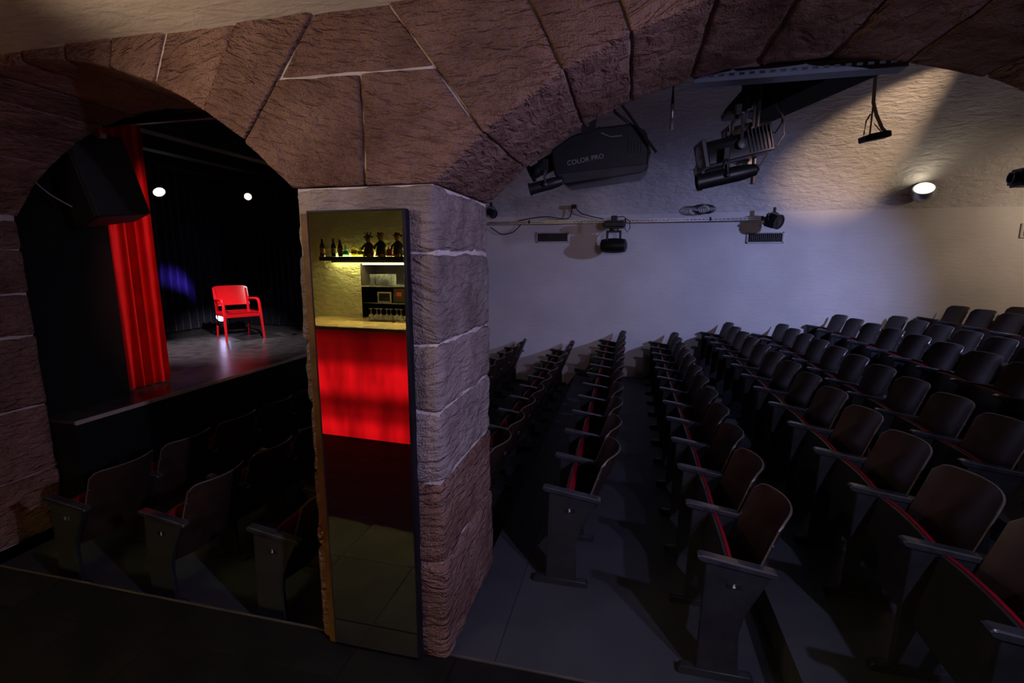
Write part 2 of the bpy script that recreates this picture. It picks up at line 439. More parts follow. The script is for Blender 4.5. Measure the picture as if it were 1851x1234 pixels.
# springers over the pillar
XP0, XP1, ZP = -1.52, -0.82, 2.32
ls, l2, l3 = Vector((XP0 - 0.003, ZP)), arcpt(LA, 38.5), radial(LA, 38.5, 2.79)
rs, r2, r3 = Vector((XP1 + 0.003, ZP)), arcpt(RA, -37.3), radial(RA, -37.3, 2.775)
def springer(bl, br, tops, seed):
    g = 0.006
    def fn(u, v, w):
        b = bl.lerp(br, u)
        # piecewise top edge
        n = len(tops) - 1; k = min(int(u * n), n - 1); t = tops[k].lerp(tops[k + 1], u * n - k)
        p = b.lerp(t, v)
        return Vector((p.x, YF + (YB - YF) * w, p.y))
    return rough_block('stone', fn, (0.45, 0.46, YB - YF), STONE, wa, 0.012, 0.007, 0.035, seed)
springer(ls + Vector((0, .005)), Vector((-1.160, ZP + .005)), [l2 + Vector((.003, -.004)), l3 + Vector((.004, -.004)), Vector((-1.160, 2.784))], 71)
springer(Vector((-1.148, ZP + .005)), rs + Vector((0, .005)), [Vector((-1.148, 2.784)), r3 + Vector((-.004, -.004)), r2 + Vector((-.003, -.004))], 72)
quad_stone('stone', Vector((l3.x + .002, 2.792)), Vector((r3.x - .002, 2.782)), radial(RA, -37.3, ZT), radial(LA, 38.5, ZT), STONE, 73, y0=YF + 0.012, amp=0.004)
# pillar courses
courses = [0.0, 0.53, 0.945, 1.295, 1.61, 2.03, ZP]
for i, (z0, z1) in enumerate(zip(courses, courses[1:])):
    j = [0.012, 0.004, 0.0, 0.002, 0.004, -0.004][i]
    quad_stone('stone', Vector((XP0 - j, z0)), Vector((XP1 + j, z0)), Vector((XP1 + j, z1)), Vector((XP0 - j, z1)), [STONE, STONE, STONE_G, STONE_G, STONE_G, STONE_G][i], 80 + i, r=0.03, amp=0.013, y0=YF - j * .5, y1=YB + j, gap=0.004, cell=0.032)
# left pier courses
lz = [-0.2, 0.30, 0.841, 1.403, 1.739, 2.076, 2.295]
for i, (z0, z1) in enumerate(zip(lz, lz[1:])):
    quad_stone('stone', Vector((-5.6, z0)), Vector((-4.575 + [.01, 0, .006, -.004, .004, 0][i], z0)), Vector((-4.575 + [.01, 0, .006, -.004, .004, 0][i], z1)), Vector((-5.6, z1)), STONE, 90 + i, r=0.025, amp=0.010)
bl_ = arcpt(LA, -47.4)
quad_stone('stone', Vector((-5.6, 2.295)), Vector((bl_.x - .01, 2.295)), radial(LA, -47.4, 3.1), Vector((-5.6, 3.1)), STONE, 97)
# right pier courses
rz_ = [0.0, 0.45, 0.95, 1.4, 1.85, 2.30]
for i, (z0, z1) in enumerate(zip(rz_, rz_[1:])):
    quad_stone('stone', Vector((2.325, z0)), Vector((3.5, z0)), Vector((3.5, z1)), Vector((2.325, z1)), STONE, 100 + i, r=0.025, amp=0.010)
quad_stone('stone', Vector((2.33, 2.30)), Vector((3.5, 2.30)), Vector((3.5, 3.1)), radial(RA, 44.6, 3.1), STONE, 108)
# mortar bed behind the joints
bm = BM(); q = 0.017
bx(bm, XP0 + q, XP1 - q, YF + q, YB - q, 0, ZP)
bx(bm, -5.6, -4.575 - q, YF + q, YB - q, -0.2, 2.3)
bx(bm, 2.325 + q, 3.5, YF + q, YB - q, 0, 2.3)
def archpoly():
    P = []
    P.append((-5.6, 2.3)); P.append((-4.575 - q, 2.3))
    for k in range(0, 25):
        d = -47.4 + (47.4 * 2) * k / 24; p = Vector((LA['cx'], LA['cz'])) + (arcpt(LA, d) - Vector((LA['cx'], LA['cz']))) * (1 + q / LA['R']); P.append((p.x, max(2.3, p.y)))
    for k in range(0, 25):
        d = -44.6 + (44.6 * 2) * k / 24; p = Vector((RA['cx'], RA['cz'])) + (arcpt(RA, d) - Vector((RA['cx'], RA['cz']))) * (1 + q / RA['R']); P.append((p.x, max(2.3, p.y)))
    P.append((2.325 + q, 2.3)); P.append((3.5, 2.3)); P.append((3.5, 3.15)); P.append((-5.6, 3.15))
    return P
P = archpoly()
top = 3.15
prev = None
for (xa, za), (xb, zb) in zip(P[1:-3], P[2:-3]):
    if xb - xa < 1e-4: continue
    prism(bm, [(xa, za), (xb, zb), (xb, top), (xa, top)], YF + q, YB - q)
mo = obj('mortar', bm, MORTAR, wa, False); mo['kind'] = 'stuff'
# upper wall on the auditorium side
struct(box('wall_upper', -8.1, 6.7, YF + 0.05, YB - 0.06, 3.12, 4.6, DARKPL), 'dark wall above the arches')

# ------------------------------------------------------------------ foyer shell
def surf(name, fn, nu, nv, m, label):
    bm = BM(); grid(bm, fn, nu, nv); o = obj(name, bm, m); return struct(o, label)
def foyer_vault(u, v):
    x = -6.0 + 9.6 * u; y = 2.06 - 4.4 * v
    z = 3.03 + 0.30 * math.sin(math.pi * min(1, v * 0.92)) + 0.006 * noise.noise(Vector((x * 1.3, y * 1.3, 0)))
    if v > 0.97: pass
    return Vector((x, y, z))
surf('ceiling_foyer', foyer_vault, 40, 24, FOYERPL, 'beige plastered vault of the foyer above the arcade')
# floors
TX = 0.5295
fl = struct(box('floor', -6.0, 3.6, -2.4, 2.062, -0.12, -0.006, GROUT), 'dark tiled foyer floor')
bm = BM(); bx(bm, 0.002, TX - 0.002, 0.002, TX - 0.002, -0.012, 0.0, 0.0015)
tile0 = None
bmh = BM(); bx(bmh, 0.002, TX - 0.002, 0.002, 0.258, -0.012, 0.0, 0.0015)
for iy in range(6):
    for ix in range(13):
        x0 = -1.842 + TX * (ix - 7)
        src = bmh if iy == 0 else bm
        y0 = 1.800 if iy == 0 else 1.800 - TX * iy
        if iy == 0 and ix == 0: th = obj('tile', bmh, TILE, fl); th.location = (x0, y0, 0); continue
        if iy == 1 and ix == 0: tile0 = obj('tile', bm, TILE, fl); tile0.location = (x0, y0, 0); continue
        share(th if iy == 0 else tile0, 'tile', fl, (x0, y0, 0))
struct(box('trim_1', -4.57, 0.80, 2.062, 2.072, -0.12, 0.003, mat('dull_brass_strip', (0.10, 0.085, 0.07), 0.5), bev=0.001), 'thin pale edging strip between tiles and auditorium floor')
# auditorium floor
af = struct(box('floor_auditorium', -0.86, 0.80, 2.07, 8.47, -0.35, -0.008, GREYFLOOR), 'grey painted board floor of the auditorium')
xs = [-0.86, -0.587, 0.80]
for a, c in zip(xs, xs[1:]):
    ys = [2.073, 4.2, 6.3, 8.47]
    for y0, y1 in zip(ys, ys[1:]):
        box('floor_board', a + 0.0015, c - 0.0015, y0 + 0.0015, y1 - 0.0015, -0.012, 0.0, GREYFLOOR, af, 0.0008)
lo = struct(box('floor_lower', -4.4, -0.86, 2.07, 8.47, -0.5, -0.2, GREYFLOOR), 'lower grey floor in front of the stage')
struct(box('floor_step', 0.80, 2.38, 1.45, 8.47, -0.35, 0.19, GREYFLOOR), 'first raised seating platform')
struct(box('floor_step', 2.38, 3.91, 2.9, 8.47, -0.35, 0.355, GREYFLOOR), 'second raised seating platform')
struct(box('floor_step', 3.91, 6.6, 2.9, 8.47, -0.35, 0.52, GREYFLOOR), 'third raised seating platform')
# auditorium walls and vault
YW = 8.47
struct(box('wall_back', -4.7, 6.7, YW, YW + 0.2, -0.5, 2.75, WALLWHITE), 'white painted side wall behind the seat rows')
def aud_vault(u, v):
    x = -4.7 + 11.4 * u
    t = math.pi * v
    z0 = 2.735 if v < 0.5 else 3.16
    y = 5.66 + 2.81 * math.cos(t); z = z0 + (4.185 - z0) * math.sin(t) ** 0.9
    k = 0.02 * min(1, 8 * v)
    z += k * noise.noise(Vector((x * 1.1, y * 1.1, 3.0))); y -= k * noise.noise(Vector((x * 1.5, z * 2.0, 9.0)))
    return Vector((x, y, z))
surf('ceiling', aud_vault, 90, 48, VAULTWHITE, 'rough white plastered barrel vault over the seats')
struct(box('wall_right', 6.6, 6.8, 2.6, 8.6, -0.5, 4.4, WALLWHITE), 'rear wall of the auditorium')
struct(box('wall_foyer_left', -6.2, -6.0, -2.6, 2.02, -0.2, 3.6, FOYERPL), 'end wall of the foyer')
struct(box('wall_foyer_right', 3.6, 3.8, -2.6, 2.9, -0.2, 3.6, FOYERPL), 'end wall of the foyer')
# ------------------------------------------------------------------ stage
ZS = 0.70; XS = -4.33
st = struct(bpy.data.objects.new('floor_stage', None), 'raised black stage floor'); COL.objects.link(st)
box('stage_body', -8.2, XS - 0.012, 2.86, 8.45, -0.5, ZS - 0.022, mat('black_stage_front', (0.004, 0.005, 0.008), 0.7, spec=0.2), st)
pan = [2.86, 4.1, 5.34, 6.58, 7.82, 8.45]; pxs = [-8.2, -6.9, -5.6, XS - 0.012]
for a, c in zip(pxs, pxs[1:]):
    for y0, y1 in zip(pan, pan[1:]):
        box('floor_board', a + 0.001, c - 0.001, y0 + 0.001, y1 - 0.001, ZS - 0.022, ZS, STAGEFL, st)
box('edge_strip', XS - 0.012, XS + 0.006, 2.86, 8.45, ZS - 0.03, ZS + 0.004, STRIP, st)
struct(box('wall_left', -4.78, -4.68, 2.86, 3.60, ZS, 3.9, mat('black_felt_wall', (0.006, 0.008, 0.008), 0.9, spec=0.2)), 'dark painted proscenium wall beside the red curtain')
struct(box('wall_stage_back', -8.3, -8.15, 2.8, 8.6, 0, 4.3, DARKPL), 'black rear wall of the stage')
struct(box('wall_stage_side', -8.3, -4.7, 8.44, 8.6, 0, 4.3, DARKPL), 'black side wall of the stage')
struct(box('ceiling_stage', -8.3, -4.7, 2.8, 8.6, 3.72, 3.9, DARKPL), 'black stage ceiling')
for i, x in enumerate((-5.35, -6.2, -7.1)):
    struct(box('ceiling_beam', x - 0.09, x + 0.09, 2.86, 8.44, 3.42, 3.72, mat('dark_beam_timber', (0.012, 0.009, 0.008), 0.8, bump=0.2)), 'dark timber beam under the stage ceiling')
# ------------------------------------------------------------------ red curtain and black drapes
def drape(name, p0, p1, z0, z1, folds, depth, m, label, cat, side, seed=0, th=0.006, nu=None):
    p0 = Vector((*p0, 0)); p1 = Vector((*p1, 0)); L = (p1 - p0).length; d = (p1 - p0) / L; n = Vector((d.y, -d.x, 0)) * side
    nu = nu or folds * 12
    def fn(u, v):
        ph = folds * 2 * math.pi * u + 1.3 * noise.noise(Vector((u * folds * 0.7, seed, 0)))
        a = depth * (0.75 + 0.5 * noise.noise(Vector((u * 4, v * 1.5, seed + 5)))) * (0.65 + 0.35 * v)
        off = a * math.sin(ph) + 0.3 * a * math.sin(2 * ph + 1)
        p = p0 + d * (u * L + 0.25 * a * math.cos(ph)) + n * off + Vector((0, 0, z1 + (z0 - z1) * v + (0.006 * math.sin(ph) if v > 0.98 else 0)))
        return p, n
    bm = BM(); sheet(bm, fn, nu, 14, th)
    return tag(obj(name, bm, m, None, True, 80), label, cat)
drape('stage_curtain', (-4.80, 3.575), (-4.80, 4.12), ZS + 0.02, 3.40, 5, 0.045, REDCLOTH, 'bright red velvet curtain gathered at the left edge of the stage', 'curtain', 1, 1)
BLUEBLACK = mat('blue_black_velvet', (0.030, 0.030, 0.055), 0.9, spec=0.1, sheen=0.3)
drape('backdrop_curtain', (-7.95, 2.95), (-7.95, 8.25), ZS + 0.02, 3.6, 34, 0.06, BLUEBLACK, 'dark folded backdrop curtain at the rear of the stage, lit blue', 'curtain', 1, 2, nu=300)
drape('side_curtain', (-7.9, 8.28), (-4.75, 8.28), ZS + 0.02, 3.6, 22, 0.05, BLACKCLOTH, 'black side drape behind the red chair, reaching the white wall', 'curtain', 1, 3, nu=200)
tag(box('lighting_bar', -4.66, -1.9, 3.62, 3.67, 3.17, 3.23, BLKMETAL, bev=0.006), 'dark lighting bar above the red curtain, faintly violet', 'bar')

# ------------------------------------------------------------------ mirror on the pillar
mr_ = thing('mirror', 'tall narrow mirror on the stone pillar reflecting a red-lit bar', 'mirror', (-1.1875, YF - 0.01, 0.03))
bm = BM(); bx(bm, -0.233, 0.244, -0.030, 0.014, 0.0, 2.18, 0.003); obj('backing', bm, MIRRORFRAME, mr_)
bm = BM(); bx(bm, -0.2305, 0.2305, -0.0325, -0.0305, 0.003, 2.177); obj('mirror_glass', bm, MIRROR, mr_, False)
for s_ in ((-0.2345, -0.2303), (0.2303, 0.246)):
    bm = BM(); bx(bm, s_[0], s_[1], -0.036, 0.0, 0.0, 2.18, 0.001); obj('frame_edge', bm, MIRRORFRAME, mr_)
for s_ in ((-0.003, 0.003), (2.177, 2.186)):
    bm = BM(); bx(bm, -0.2345, 0.246, -0.036, 0.0, s_[0], s_[1], 0.001); obj('frame_edge', bm, MIRRORFRAME, mr_)
bm = BM()
bx(bm, -1.474, -1.432, YF - 0.020, YF + 0.012, 0.0, 2.205, 0.002)
tag(obj('mounting_batten', bm, TIMBER), 'thin brown timber batten along the left edge of the mirror', 'batten')

# ------------------------------------------------------------------ theatre seats
SP = 0.515
def panel_poly():
    return [(0.03, 0.60), (0.02, 0.30), (0.015, 0.035), (0.205, 0.035), (0.195, 0.26), (0.215, 0.36), (0.315, 0.56)]
def arm_z(x): return 0.645 - 0.05 * (x / 0.34)
def make_standard(parent, y):
    bm = BM(); prism(bm, [(0.03, 0.615), (0.022, 0.30), (0.016, 0.03), (0.205, 0.03), (0.196, 0.26), (0.215, 0.36), (0.318, 0.575)], y - 0.016, y + 0.016, 'Y', None, 0.003)
    obj('side_panel', bm, SEATBLK, parent)
    bm = BM()
    prof = [(-0.012, arm_z(0) - 0.012), (-0.004, arm_z(0) - 0.002), (0.012, arm_z(0.0)), (0.335, arm_z(0.335)), (0.345, arm_z(0.345) - 0.012), (0.34, arm_z(0.34) - 0.030), (0.02, arm_z(0.02) - 0.034), (-0.006, arm_z(0) - 0.028)]
    prism(bm, prof, y - 0.026, y + 0.026, 'Y', None, 0.006)
    ar_ = obj('armrest', bm, SEATARM, parent)
    for sy in (-1, 1):
        bm = BM(); tube(bm, [(0.33, y + sy * 0.0235, arm_z(0.33) - 0.003), (0.012, y + sy * 0.0235, arm_z(0.012) - 0.003), (-0.006, y + sy * 0.0235, arm_z(0) - 0.010)], 0.0024, 5); obj('edge_band', bm, EDGEPLY, ar_)
    bm = BM(); prism(bm, [(-0.06, 0.0), (-0.068, 0.022), (-0.052, 0.042), (0.262, 0.042), (0.278, 0.022), (0.272, 0.0)], y - 0.022, y + 0.022, 'Y', None, 0.003)
    obj('foot', bm, SEATBLK, parent)
def make_seat(name, last=False):
    t = thing(name, 'black folding theatre chair', 'chair')
    make_standard(t, 0.0)
    if last: make_standard(t, SP)
    W = SP - 0.068; y0 = 0.034
    def back(u, v):
        tt = 2 * u - 1
        zt = 0.822 - 0.005 * tt * tt - 0.040 * abs(tt) ** 16
        z = 0.30 + (zt - 0.30) * v
        x = 0.175 + (z - 0.30) * 0.33 + 0.085 * (1 - tt * tt) * (0.45 + 0.55 * v)
        return Vector((x, y0 + W * u, z)), Vector((0.95, 0, -0.31))
    bm = BM(); sheet(bm, back, 18, 6, 0.013)
    bk_ = obj('backrest', bm, SEATWOOD, t, True, 50)
    pts = [back(0.0, k / 4)[0] for k in range(2, 5)] + [back(k / 18, 1.0)[0] for k in range(1, 18)] + [back(1.0, k / 4)[0] for k in range(4, 1, -1)]
    bm = BM(); tube(bm, [p + Vector((0.006, 0, 0.001)) for p in pts], 0.005, 5); obj('edge_band', bm, EDGEPLY, bk_)
    # tipped-up seat: dark board in front, red cushion behind
    ws = SP - 0.068; ya = 0.034
    def board(u, v):
        z = 0.26 + 0.355 * v; tt = 2 * u - 1
        z -= (0.014 * tt * tt * v if v > 0.5 else -0.02 * abs(tt) ** 8)
        return Vector((0.062 + 0.05 * v + 0.012 * v * v, ya + ws * u, z)), Vector((1, 0, 0))
    bm = BM(); sheet(bm, board, 10, 5, 0.014)
    s = obj('seat_board', bm, SEATBLK, t, True, 50)
    def cush(u, v):
        z = 0.265 + 0.355 * v; tt = 2 * u - 1
        z -= (0.014 * tt * tt * v if v > 0.5 else -0.02 * abs(tt) ** 8)
        return Vector((0.077 + 0.05 * v + 0.012 * v * v, ya + 0.004 + (ws - 0.008) * u, z)), Vector((1, 0, 0)) * (0.35 + 0.65 * (1 - abs(tt) ** 4) ** 0.5 * (1 - abs(2 * v - 1) ** 4) ** 0.5)
    bm = BM(); sheet(bm, cush, 12, 8, 0.042)
    obj('cushion', bm, PLUSH, s, True, 70)
    # hinge bolts
    for y in (0.036, SP - 0.036):
        bm = BM(); lathe(bm, [(0.007, -0.004), (0.007, 0.003), (0.003, 0.005)], 8, T(0.320, y, 0.70) @ Matrix.Rotation(math.pi / 2, 4, 'Y'))
        obj('bolt', bm, GREYMETAL, t)
    return t
seat_a = make_seat('theatre_chair'); seat_b = make_seat('theatre_chair', True)
ROWS = [ # X of the armrest fronts, floor height, seats, how the row reads
    (-3.74, -0.2, 12, 'row nearest the stage'),
    (-2.95, -0.2, 12, 'second row from the stage'),
    (-2.14, -0.2, 12, 'third row from the stage'),
    (-1.30, -0.2, 10, 'fourth row from the stage'),
    (-0.455, 0.0, 11, 'row with plate five'),
    (0.37, 0.0, 12, 'row with plate six'),
    (1.175, 0.19, 13, 'first row behind the plate six row'),
    (1.95, 0.19, 10, 'second row behind the plate six row'),
    (2.72, 0.355, 10, 'third row behind the plate six row'),
    (3.48, 0.355, 10, 'fourth row behind the plate six row'),
    (4.20, 0.52, 10, 'fifth row behind the plate six row'),
    (4.92, 0.52, 10, 'sixth row behind the plate six row'),
]
YEND = 8.42
SKIP = {(8, 0)} | {(9, k) for k in range(3)} | {(10, k) for k in range(5)} | {(11, k) for k in range(7)}   # right of the frame
first_used = {}
for ri, (rx, rz, n, desc) in enumerate(ROWS):
    for k in range(n):                      # k counts from the near end
        if (ri, k) in SKIP: continue
        y = YEND - SP * (n - k)
        last = (k == n - 1)
        src = seat_b if last else seat_a
        if last not in first_used:
            o = src; first_used[last] = 1; o.location = (rx, y, rz)
        else: o = copy_thing(src, (rx, y, rz))
        if ri < 3 and k < 7: where = '%s from the near aisle end' % ORD[k + 1]
        else: where = '%s from the white wall' % ORD[n - k]
        o['label'] = 'black folding theatre chair, %s, %s' % (where, desc)
        o['category'] = 'chair'; o['group'] = 'folding theatre seats in rows'
        if k == 0 and ri in (0, 1, 2, 4, 5):
            bm = BM(); bx(bm, 0.125, 0.19, -0.0195, -0.0155, 0.493, 0.517, 0.001)
            pl = obj('number_plate', bm, PLATE, o); pl['label'] = 'small row number plate reading %d' % (ri + 1)
            text('numeral', str(ri + 1), 0.030, NUMERAL, pl, T(0.1575, -0.0200, 0.505) @ Matrix.Rotation(math.pi / 2, 4, 'X'))
tag(box('seat_rail', 1.46, 1.52, 1.75, 8.42, 0.19, 0.235, SEATBLK, bev=0.004), 'long dark rail under the first row of seats behind the plate six row', 'rail')

# ------------------------------------------------------------------ red stage chair
def stage_chair():
    F = Vector((0.86, -0.51, 0)).normalized()
    ang = math.atan2(F.y, F.x)
    c = thing('armchair', 'glossy red wooden armchair standing alone on the stage', 'chair', (-6.31, 6.78, ZS), ang)
    # local: +x forward, y across (+y is the sitter's left)
    hw = 0.255
    for s in (-1, 1):
        # front leg and arm in one bent piece
        bm = BM()
        pts = [(0.30, s * (hw + 0.03), 0.0), (0.275, s * (hw + 0.022), 0.22), (0.25, s * (hw + 0.016), 0.45), (0.235, s * (hw + 0.014), 0.585), (0.215, s * (hw + 0.014), 0.63), (0.175, s * (hw + 0.014), 0.655), (0.10, s * (hw + 0.012), 0.662), (-0.12, s * (hw + 0.004), 0.655), (-0.235, s * hw, 0.645)]
        tube(bm, pts, [0.017, 0.021, 0.024, 0.024, 0.024, 0.024, 0.023, 0.021, 0.02], 10)
        obj('arm_and_front_leg', bm, CHAIRRED, c)
        bm = BM()
        pts = [(-0.31, s * (hw - 0.01), 0.0), (-0.265, s * (hw - 0.012), 0.22), (-0.225, s * (hw - 0.014), 0.44), (-0.25, s * (hw - 0.014), 0.65), (-0.30, s * (hw - 0.015), 0.82)]
        tube(bm, pts, [0.016, 0.020, 0.023, 0.021, 0.016], 10)
        obj('back_leg', bm, CHAIRRED, c)
        bm = BM(); bx(bm, -0.22, 0.25, s * (hw - 0.012) - 0.013, s * (hw - 0.012) + 0.013, 0.385, 0.445, 0.005); obj('seat_rail', bm, CHAIRRED, c)
    bm = BM(); bx(bm, 0.225, 0.255, -hw, hw, 0.375, 0.445, 0.006); obj('seat_rail', bm, CHAIRRED, c)
    bm = BM(); bx(bm, -0.235, -0.21, -hw, hw, 0.385, 0.445, 0.006); obj('seat_rail', bm, CHAIRRED, c)
    def seatf(u, v):
        x = -0.22 + 0.49 * u; y = (v - 0.5) * 2 * (hw - 0.02)
        return Vector((x, y, 0.448 - 0.018 * math.sin(math.pi * u) * (1 - (2 * v - 1) ** 2))), Vector((0, 0, 1))
    bm = BM(); sheet(bm, seatf, 10, 10, 0.014); obj('seat', bm, CHAIRRED, c, True, 50)
    def bk(u, v):
        tt = 2 * u - 1; zt = 0.868 - 0.03 * abs(tt) ** 8; z = 0.545 + (zt - 0.545) * v
        return Vector((-0.222 - (z - 0.545) * 0.24 - 0.035 * (1 - tt * tt), tt * (hw + 0.012), z)), Vector((-1, 0, -0.2)).normalized()
    bm = BM(); sheet(bm, bk, 16, 8, 0.013); obj('backrest', bm, CHAIRRED, c, True, 50)
stage_chair()

# ------------------------------------------------------------------ lamps and rigging
def frame_m(loc, axis, roll_up=(0, 0, 1)):
    """matrix whose +Z runs along axis"""
    z = Vector(axis).normalized(); x = Vector(roll_up).cross(z)
    if x.length < 0.05: x = Vector((1, 0, 0)).cross(z)
    x.normalize(); y = z.cross(x)
    m = Matrix((x, y, z)).transposed().to_4x4(); m.translation = Vector(loc)
    return m
def hook_clamp(t, top):
    bm = BM(); bx(bm, top[0] - 0.02, top[0] + 0.02, top[1] - 0.015, top[1] + 0.015, top[2] - 0.03, top[2] + 0.05, 0.004); obj('clamp', bm, BLKMETAL, t)
def par_can(name, label, loc, aim, r=0.09, L=0.22, lens=None, yoke_up=0.16, ribs=0, m=BLKMETAL, cat='spotlight', square=False):
    """spotlight: housing, lens, front ring, yoke, knob; loc is the middle of the body"""
    t = thing(name, label, cat)
    M = frame_m(loc, aim)
    bm = BM()
    if square:
        bx(bm, -r, r, -r, r, -L / 2, L / 2, r * 0.18, 2, M)
    else:
        lathe(bm, [(r * 0.35, -L * 0.62), (r * 0.75, -L * 0.56), (r * 0.95, -L * 0.35), (r, -L * 0.2), (r, L * 0.45), (r * 1.0, L * 0.5), (r * 0.9, L * 0.5), (r * 0.9, L * 0.42), (0, L * 0.42)], 20, M)
    obj('housing', bm, m, t)
    for i in range(ribs):
        bm = BM(); zz = -L * 0.42 + i * L * 0.075
        if square: bx(bm, -r * 1.08, r * 1.08, -r * 1.08, r * 1.08, zz - L * 0.012, zz + L * 0.012, 0.001, 1, M)
        else: lathe(bm, [(r * 0.9, zz - 0.003), (r * 1.08, zz - 0.003), (r * 1.08, zz + 0.003), (r * 0.9, zz + 0.003)], 18, M, True)
        obj('cooling_fin', bm, m, t)
    bm = BM(); lathe(bm, [(r * 0.93, L * 0.45), (r * 1.1, L * 0.45), (r * 1.1, L * 0.53), (r * 0.93, L * 0.53)], 20, M, True); obj('front_ring', bm, m, t)
    bm = BM(); lathe(bm, [(0, L * 0.515), (r * 0.5, L * 0.50), (r * 0.92, L * 0.47), (r * 0.92, L * 0.455), (0, L * 0.455)], 18, M)
    obj('lens', bm, lens or mat('dark_lens', (0.02, 0.02, 0.025), 0.08, coat=0.6), t)
    # yoke
    c = M.translation; side = (M.to_3x3() @ Vector((1, 0, 0))).normalized()
    topp = c + Vector((0, 0, yoke_up + r))
    bm = BM()
    tube(bm, [c + side * r * 1.15, c + side * r * 1.15 + Vector((0, 0, (yoke_up + r) * 0.75)), topp + side * r * 0.5, topp, topp - side * r * 0.5, c - side * r * 1.15 + Vector((0, 0, (yoke_up + r) * 0.75)), c - side * r * 1.15], 0.008, 6)
    obj('yoke', bm, GREYMETAL if m is BLKMETAL else m, t)
    bm = BM(); bx(bm, topp.x - 0.018, topp.x + 0.018, topp.y - 0.018, topp.y + 0.018, topp.z - 0.005, topp.z + 0.075, 0.004); obj('clamp', bm, BLKMETAL, t)
    for s in (-1, 1):
        bm = BM(); lathe(bm, [(0.014, 0), (0.014, 0.018), (0.006, 0.022)], 8, frame_m(c + side * s * r * 1.13, side * s)); obj('knob', bm, BLKMETAL, t)
    return t

# stage lamps with lit lenses
WHITELENS = emit('lit_white_lens', (1.0, 0.95, 0.9), 14)
WARMLENS = emit('lit_warm_lens', (1.0, 0.72, 0.42), 12)
BLUELENS = emit('lit_blue_white_lens', (0.62, 0.55, 1.0), 14)
par_can('stage_spotlight', 'lit white stage lamp hanging high beside the red curtain', (-7.02, 6.2, 3.07), (0.80, -0.35, -0.75), 0.085, 0.20, WHITELENS, 0.135)
par_can('stage_spotlight', 'small round warm stage lamp hanging above the red chair', (-6.27, 7.2, 3.06), (0.55, -0.8, -0.35), 0.06, 0.16, WARMLENS, 0.175)
t = thing('floor_uplight', 'blue-white floor lamp glowing behind the red chair', 'lamp')
M = frame_m((-7.03, 7.18, ZS + 0.30), (0.6, -0.75, 0.05))
bm = BM(); lathe(bm, [(0.05, -0.13), (0.085, -0.10), (0.09, 0.06), (0.08, 0.07), (0, 0.07)], 18, M); obj('housing', bm, BLKMETAL, t)
bm = BM(); lathe(bm, [(0, 0.088), (0.05, 0.082), (0.078, 0.071), (0, 0.0705)], 18, M); obj('lens', bm, BLUELENS, t)
bm = BM(); bx(bm, -7.13, -6.93, 7.10, 7.26, ZS, ZS + 0.03, 0.004); bx(bm, -7.05, -7.01, 7.16, 7.20, ZS + 0.02, ZS + 0.25, 0.003); obj('stand', bm, BLKMETAL, t)

# loudspeaker under the left arch
t = thing('loudspeaker', 'large black loudspeaker hanging in the left arch in front of the red curtain', 'loudspeaker', (-4.20, 3.22, 2.62), R_(-20))
Ms = Matrix.Rotation(R_(-9), 4, 'Y') @ Matrix.Rotation(R_(10), 4, 'X')
bm = BM(); prism(bm, [(-0.235, -0.19), (0.235, -0.19), (0.17, 0.20), (-0.17, 0.20)], -0.31, 0.31, 'Z', Ms, 0.012); obj('cabinet', bm, mat('black_speaker_cabinet', (0.011, 0.011, 0.012), 0.6, bump=0.2, bscale=120), t)
bm = BM(); bx(bm, -0.215, 0.215, -0.206, -0.188, -0.295, 0.295, 0.006, 2, Ms); obj('grille', bm, mat('dark_metal_grille', (0.018, 0.02, 0.021), 0.45, bump=0.5, bscale=300), t)
bm = BM(); tube(bm, [Ms @ Vector((0, 0, 0.30)), (0.0, 0.0, 0.40), (0.0, 0.02, 0.52)], 0.014, 8); obj('bracket', bm, STEEL, t)
bm = BM(); bx(bm, 0.02, 0.20, -0.05, -0.005, 0.335, 0.375, 0.006, 1, Matrix.Rotation(R_(10), 4, 'Y')); obj('bracket_arm', bm, WHITEPAINT, t)
bm = BM(); tube(bm, [(-0.02, 0.10, 0.1), (-0.25, 0.12, 0.1), (-0.465, -0.06, 0.1)], 0.012, 8); obj('wall_arm', bm, BLKMETAL, t)

tag(box('lamp_pipe', -7.04, -7.00, 6.18, 6.22, 3.32, 3.75, BLKMETAL), 'short black drop pipe holding the white stage lamp', 'pipe')
tag(box('lamp_pipe', -6.29, -6.25, 7.18, 7.22, 3.34, 3.45, BLKMETAL), 'short black drop pipe holding the warm stage lamp', 'pipe')
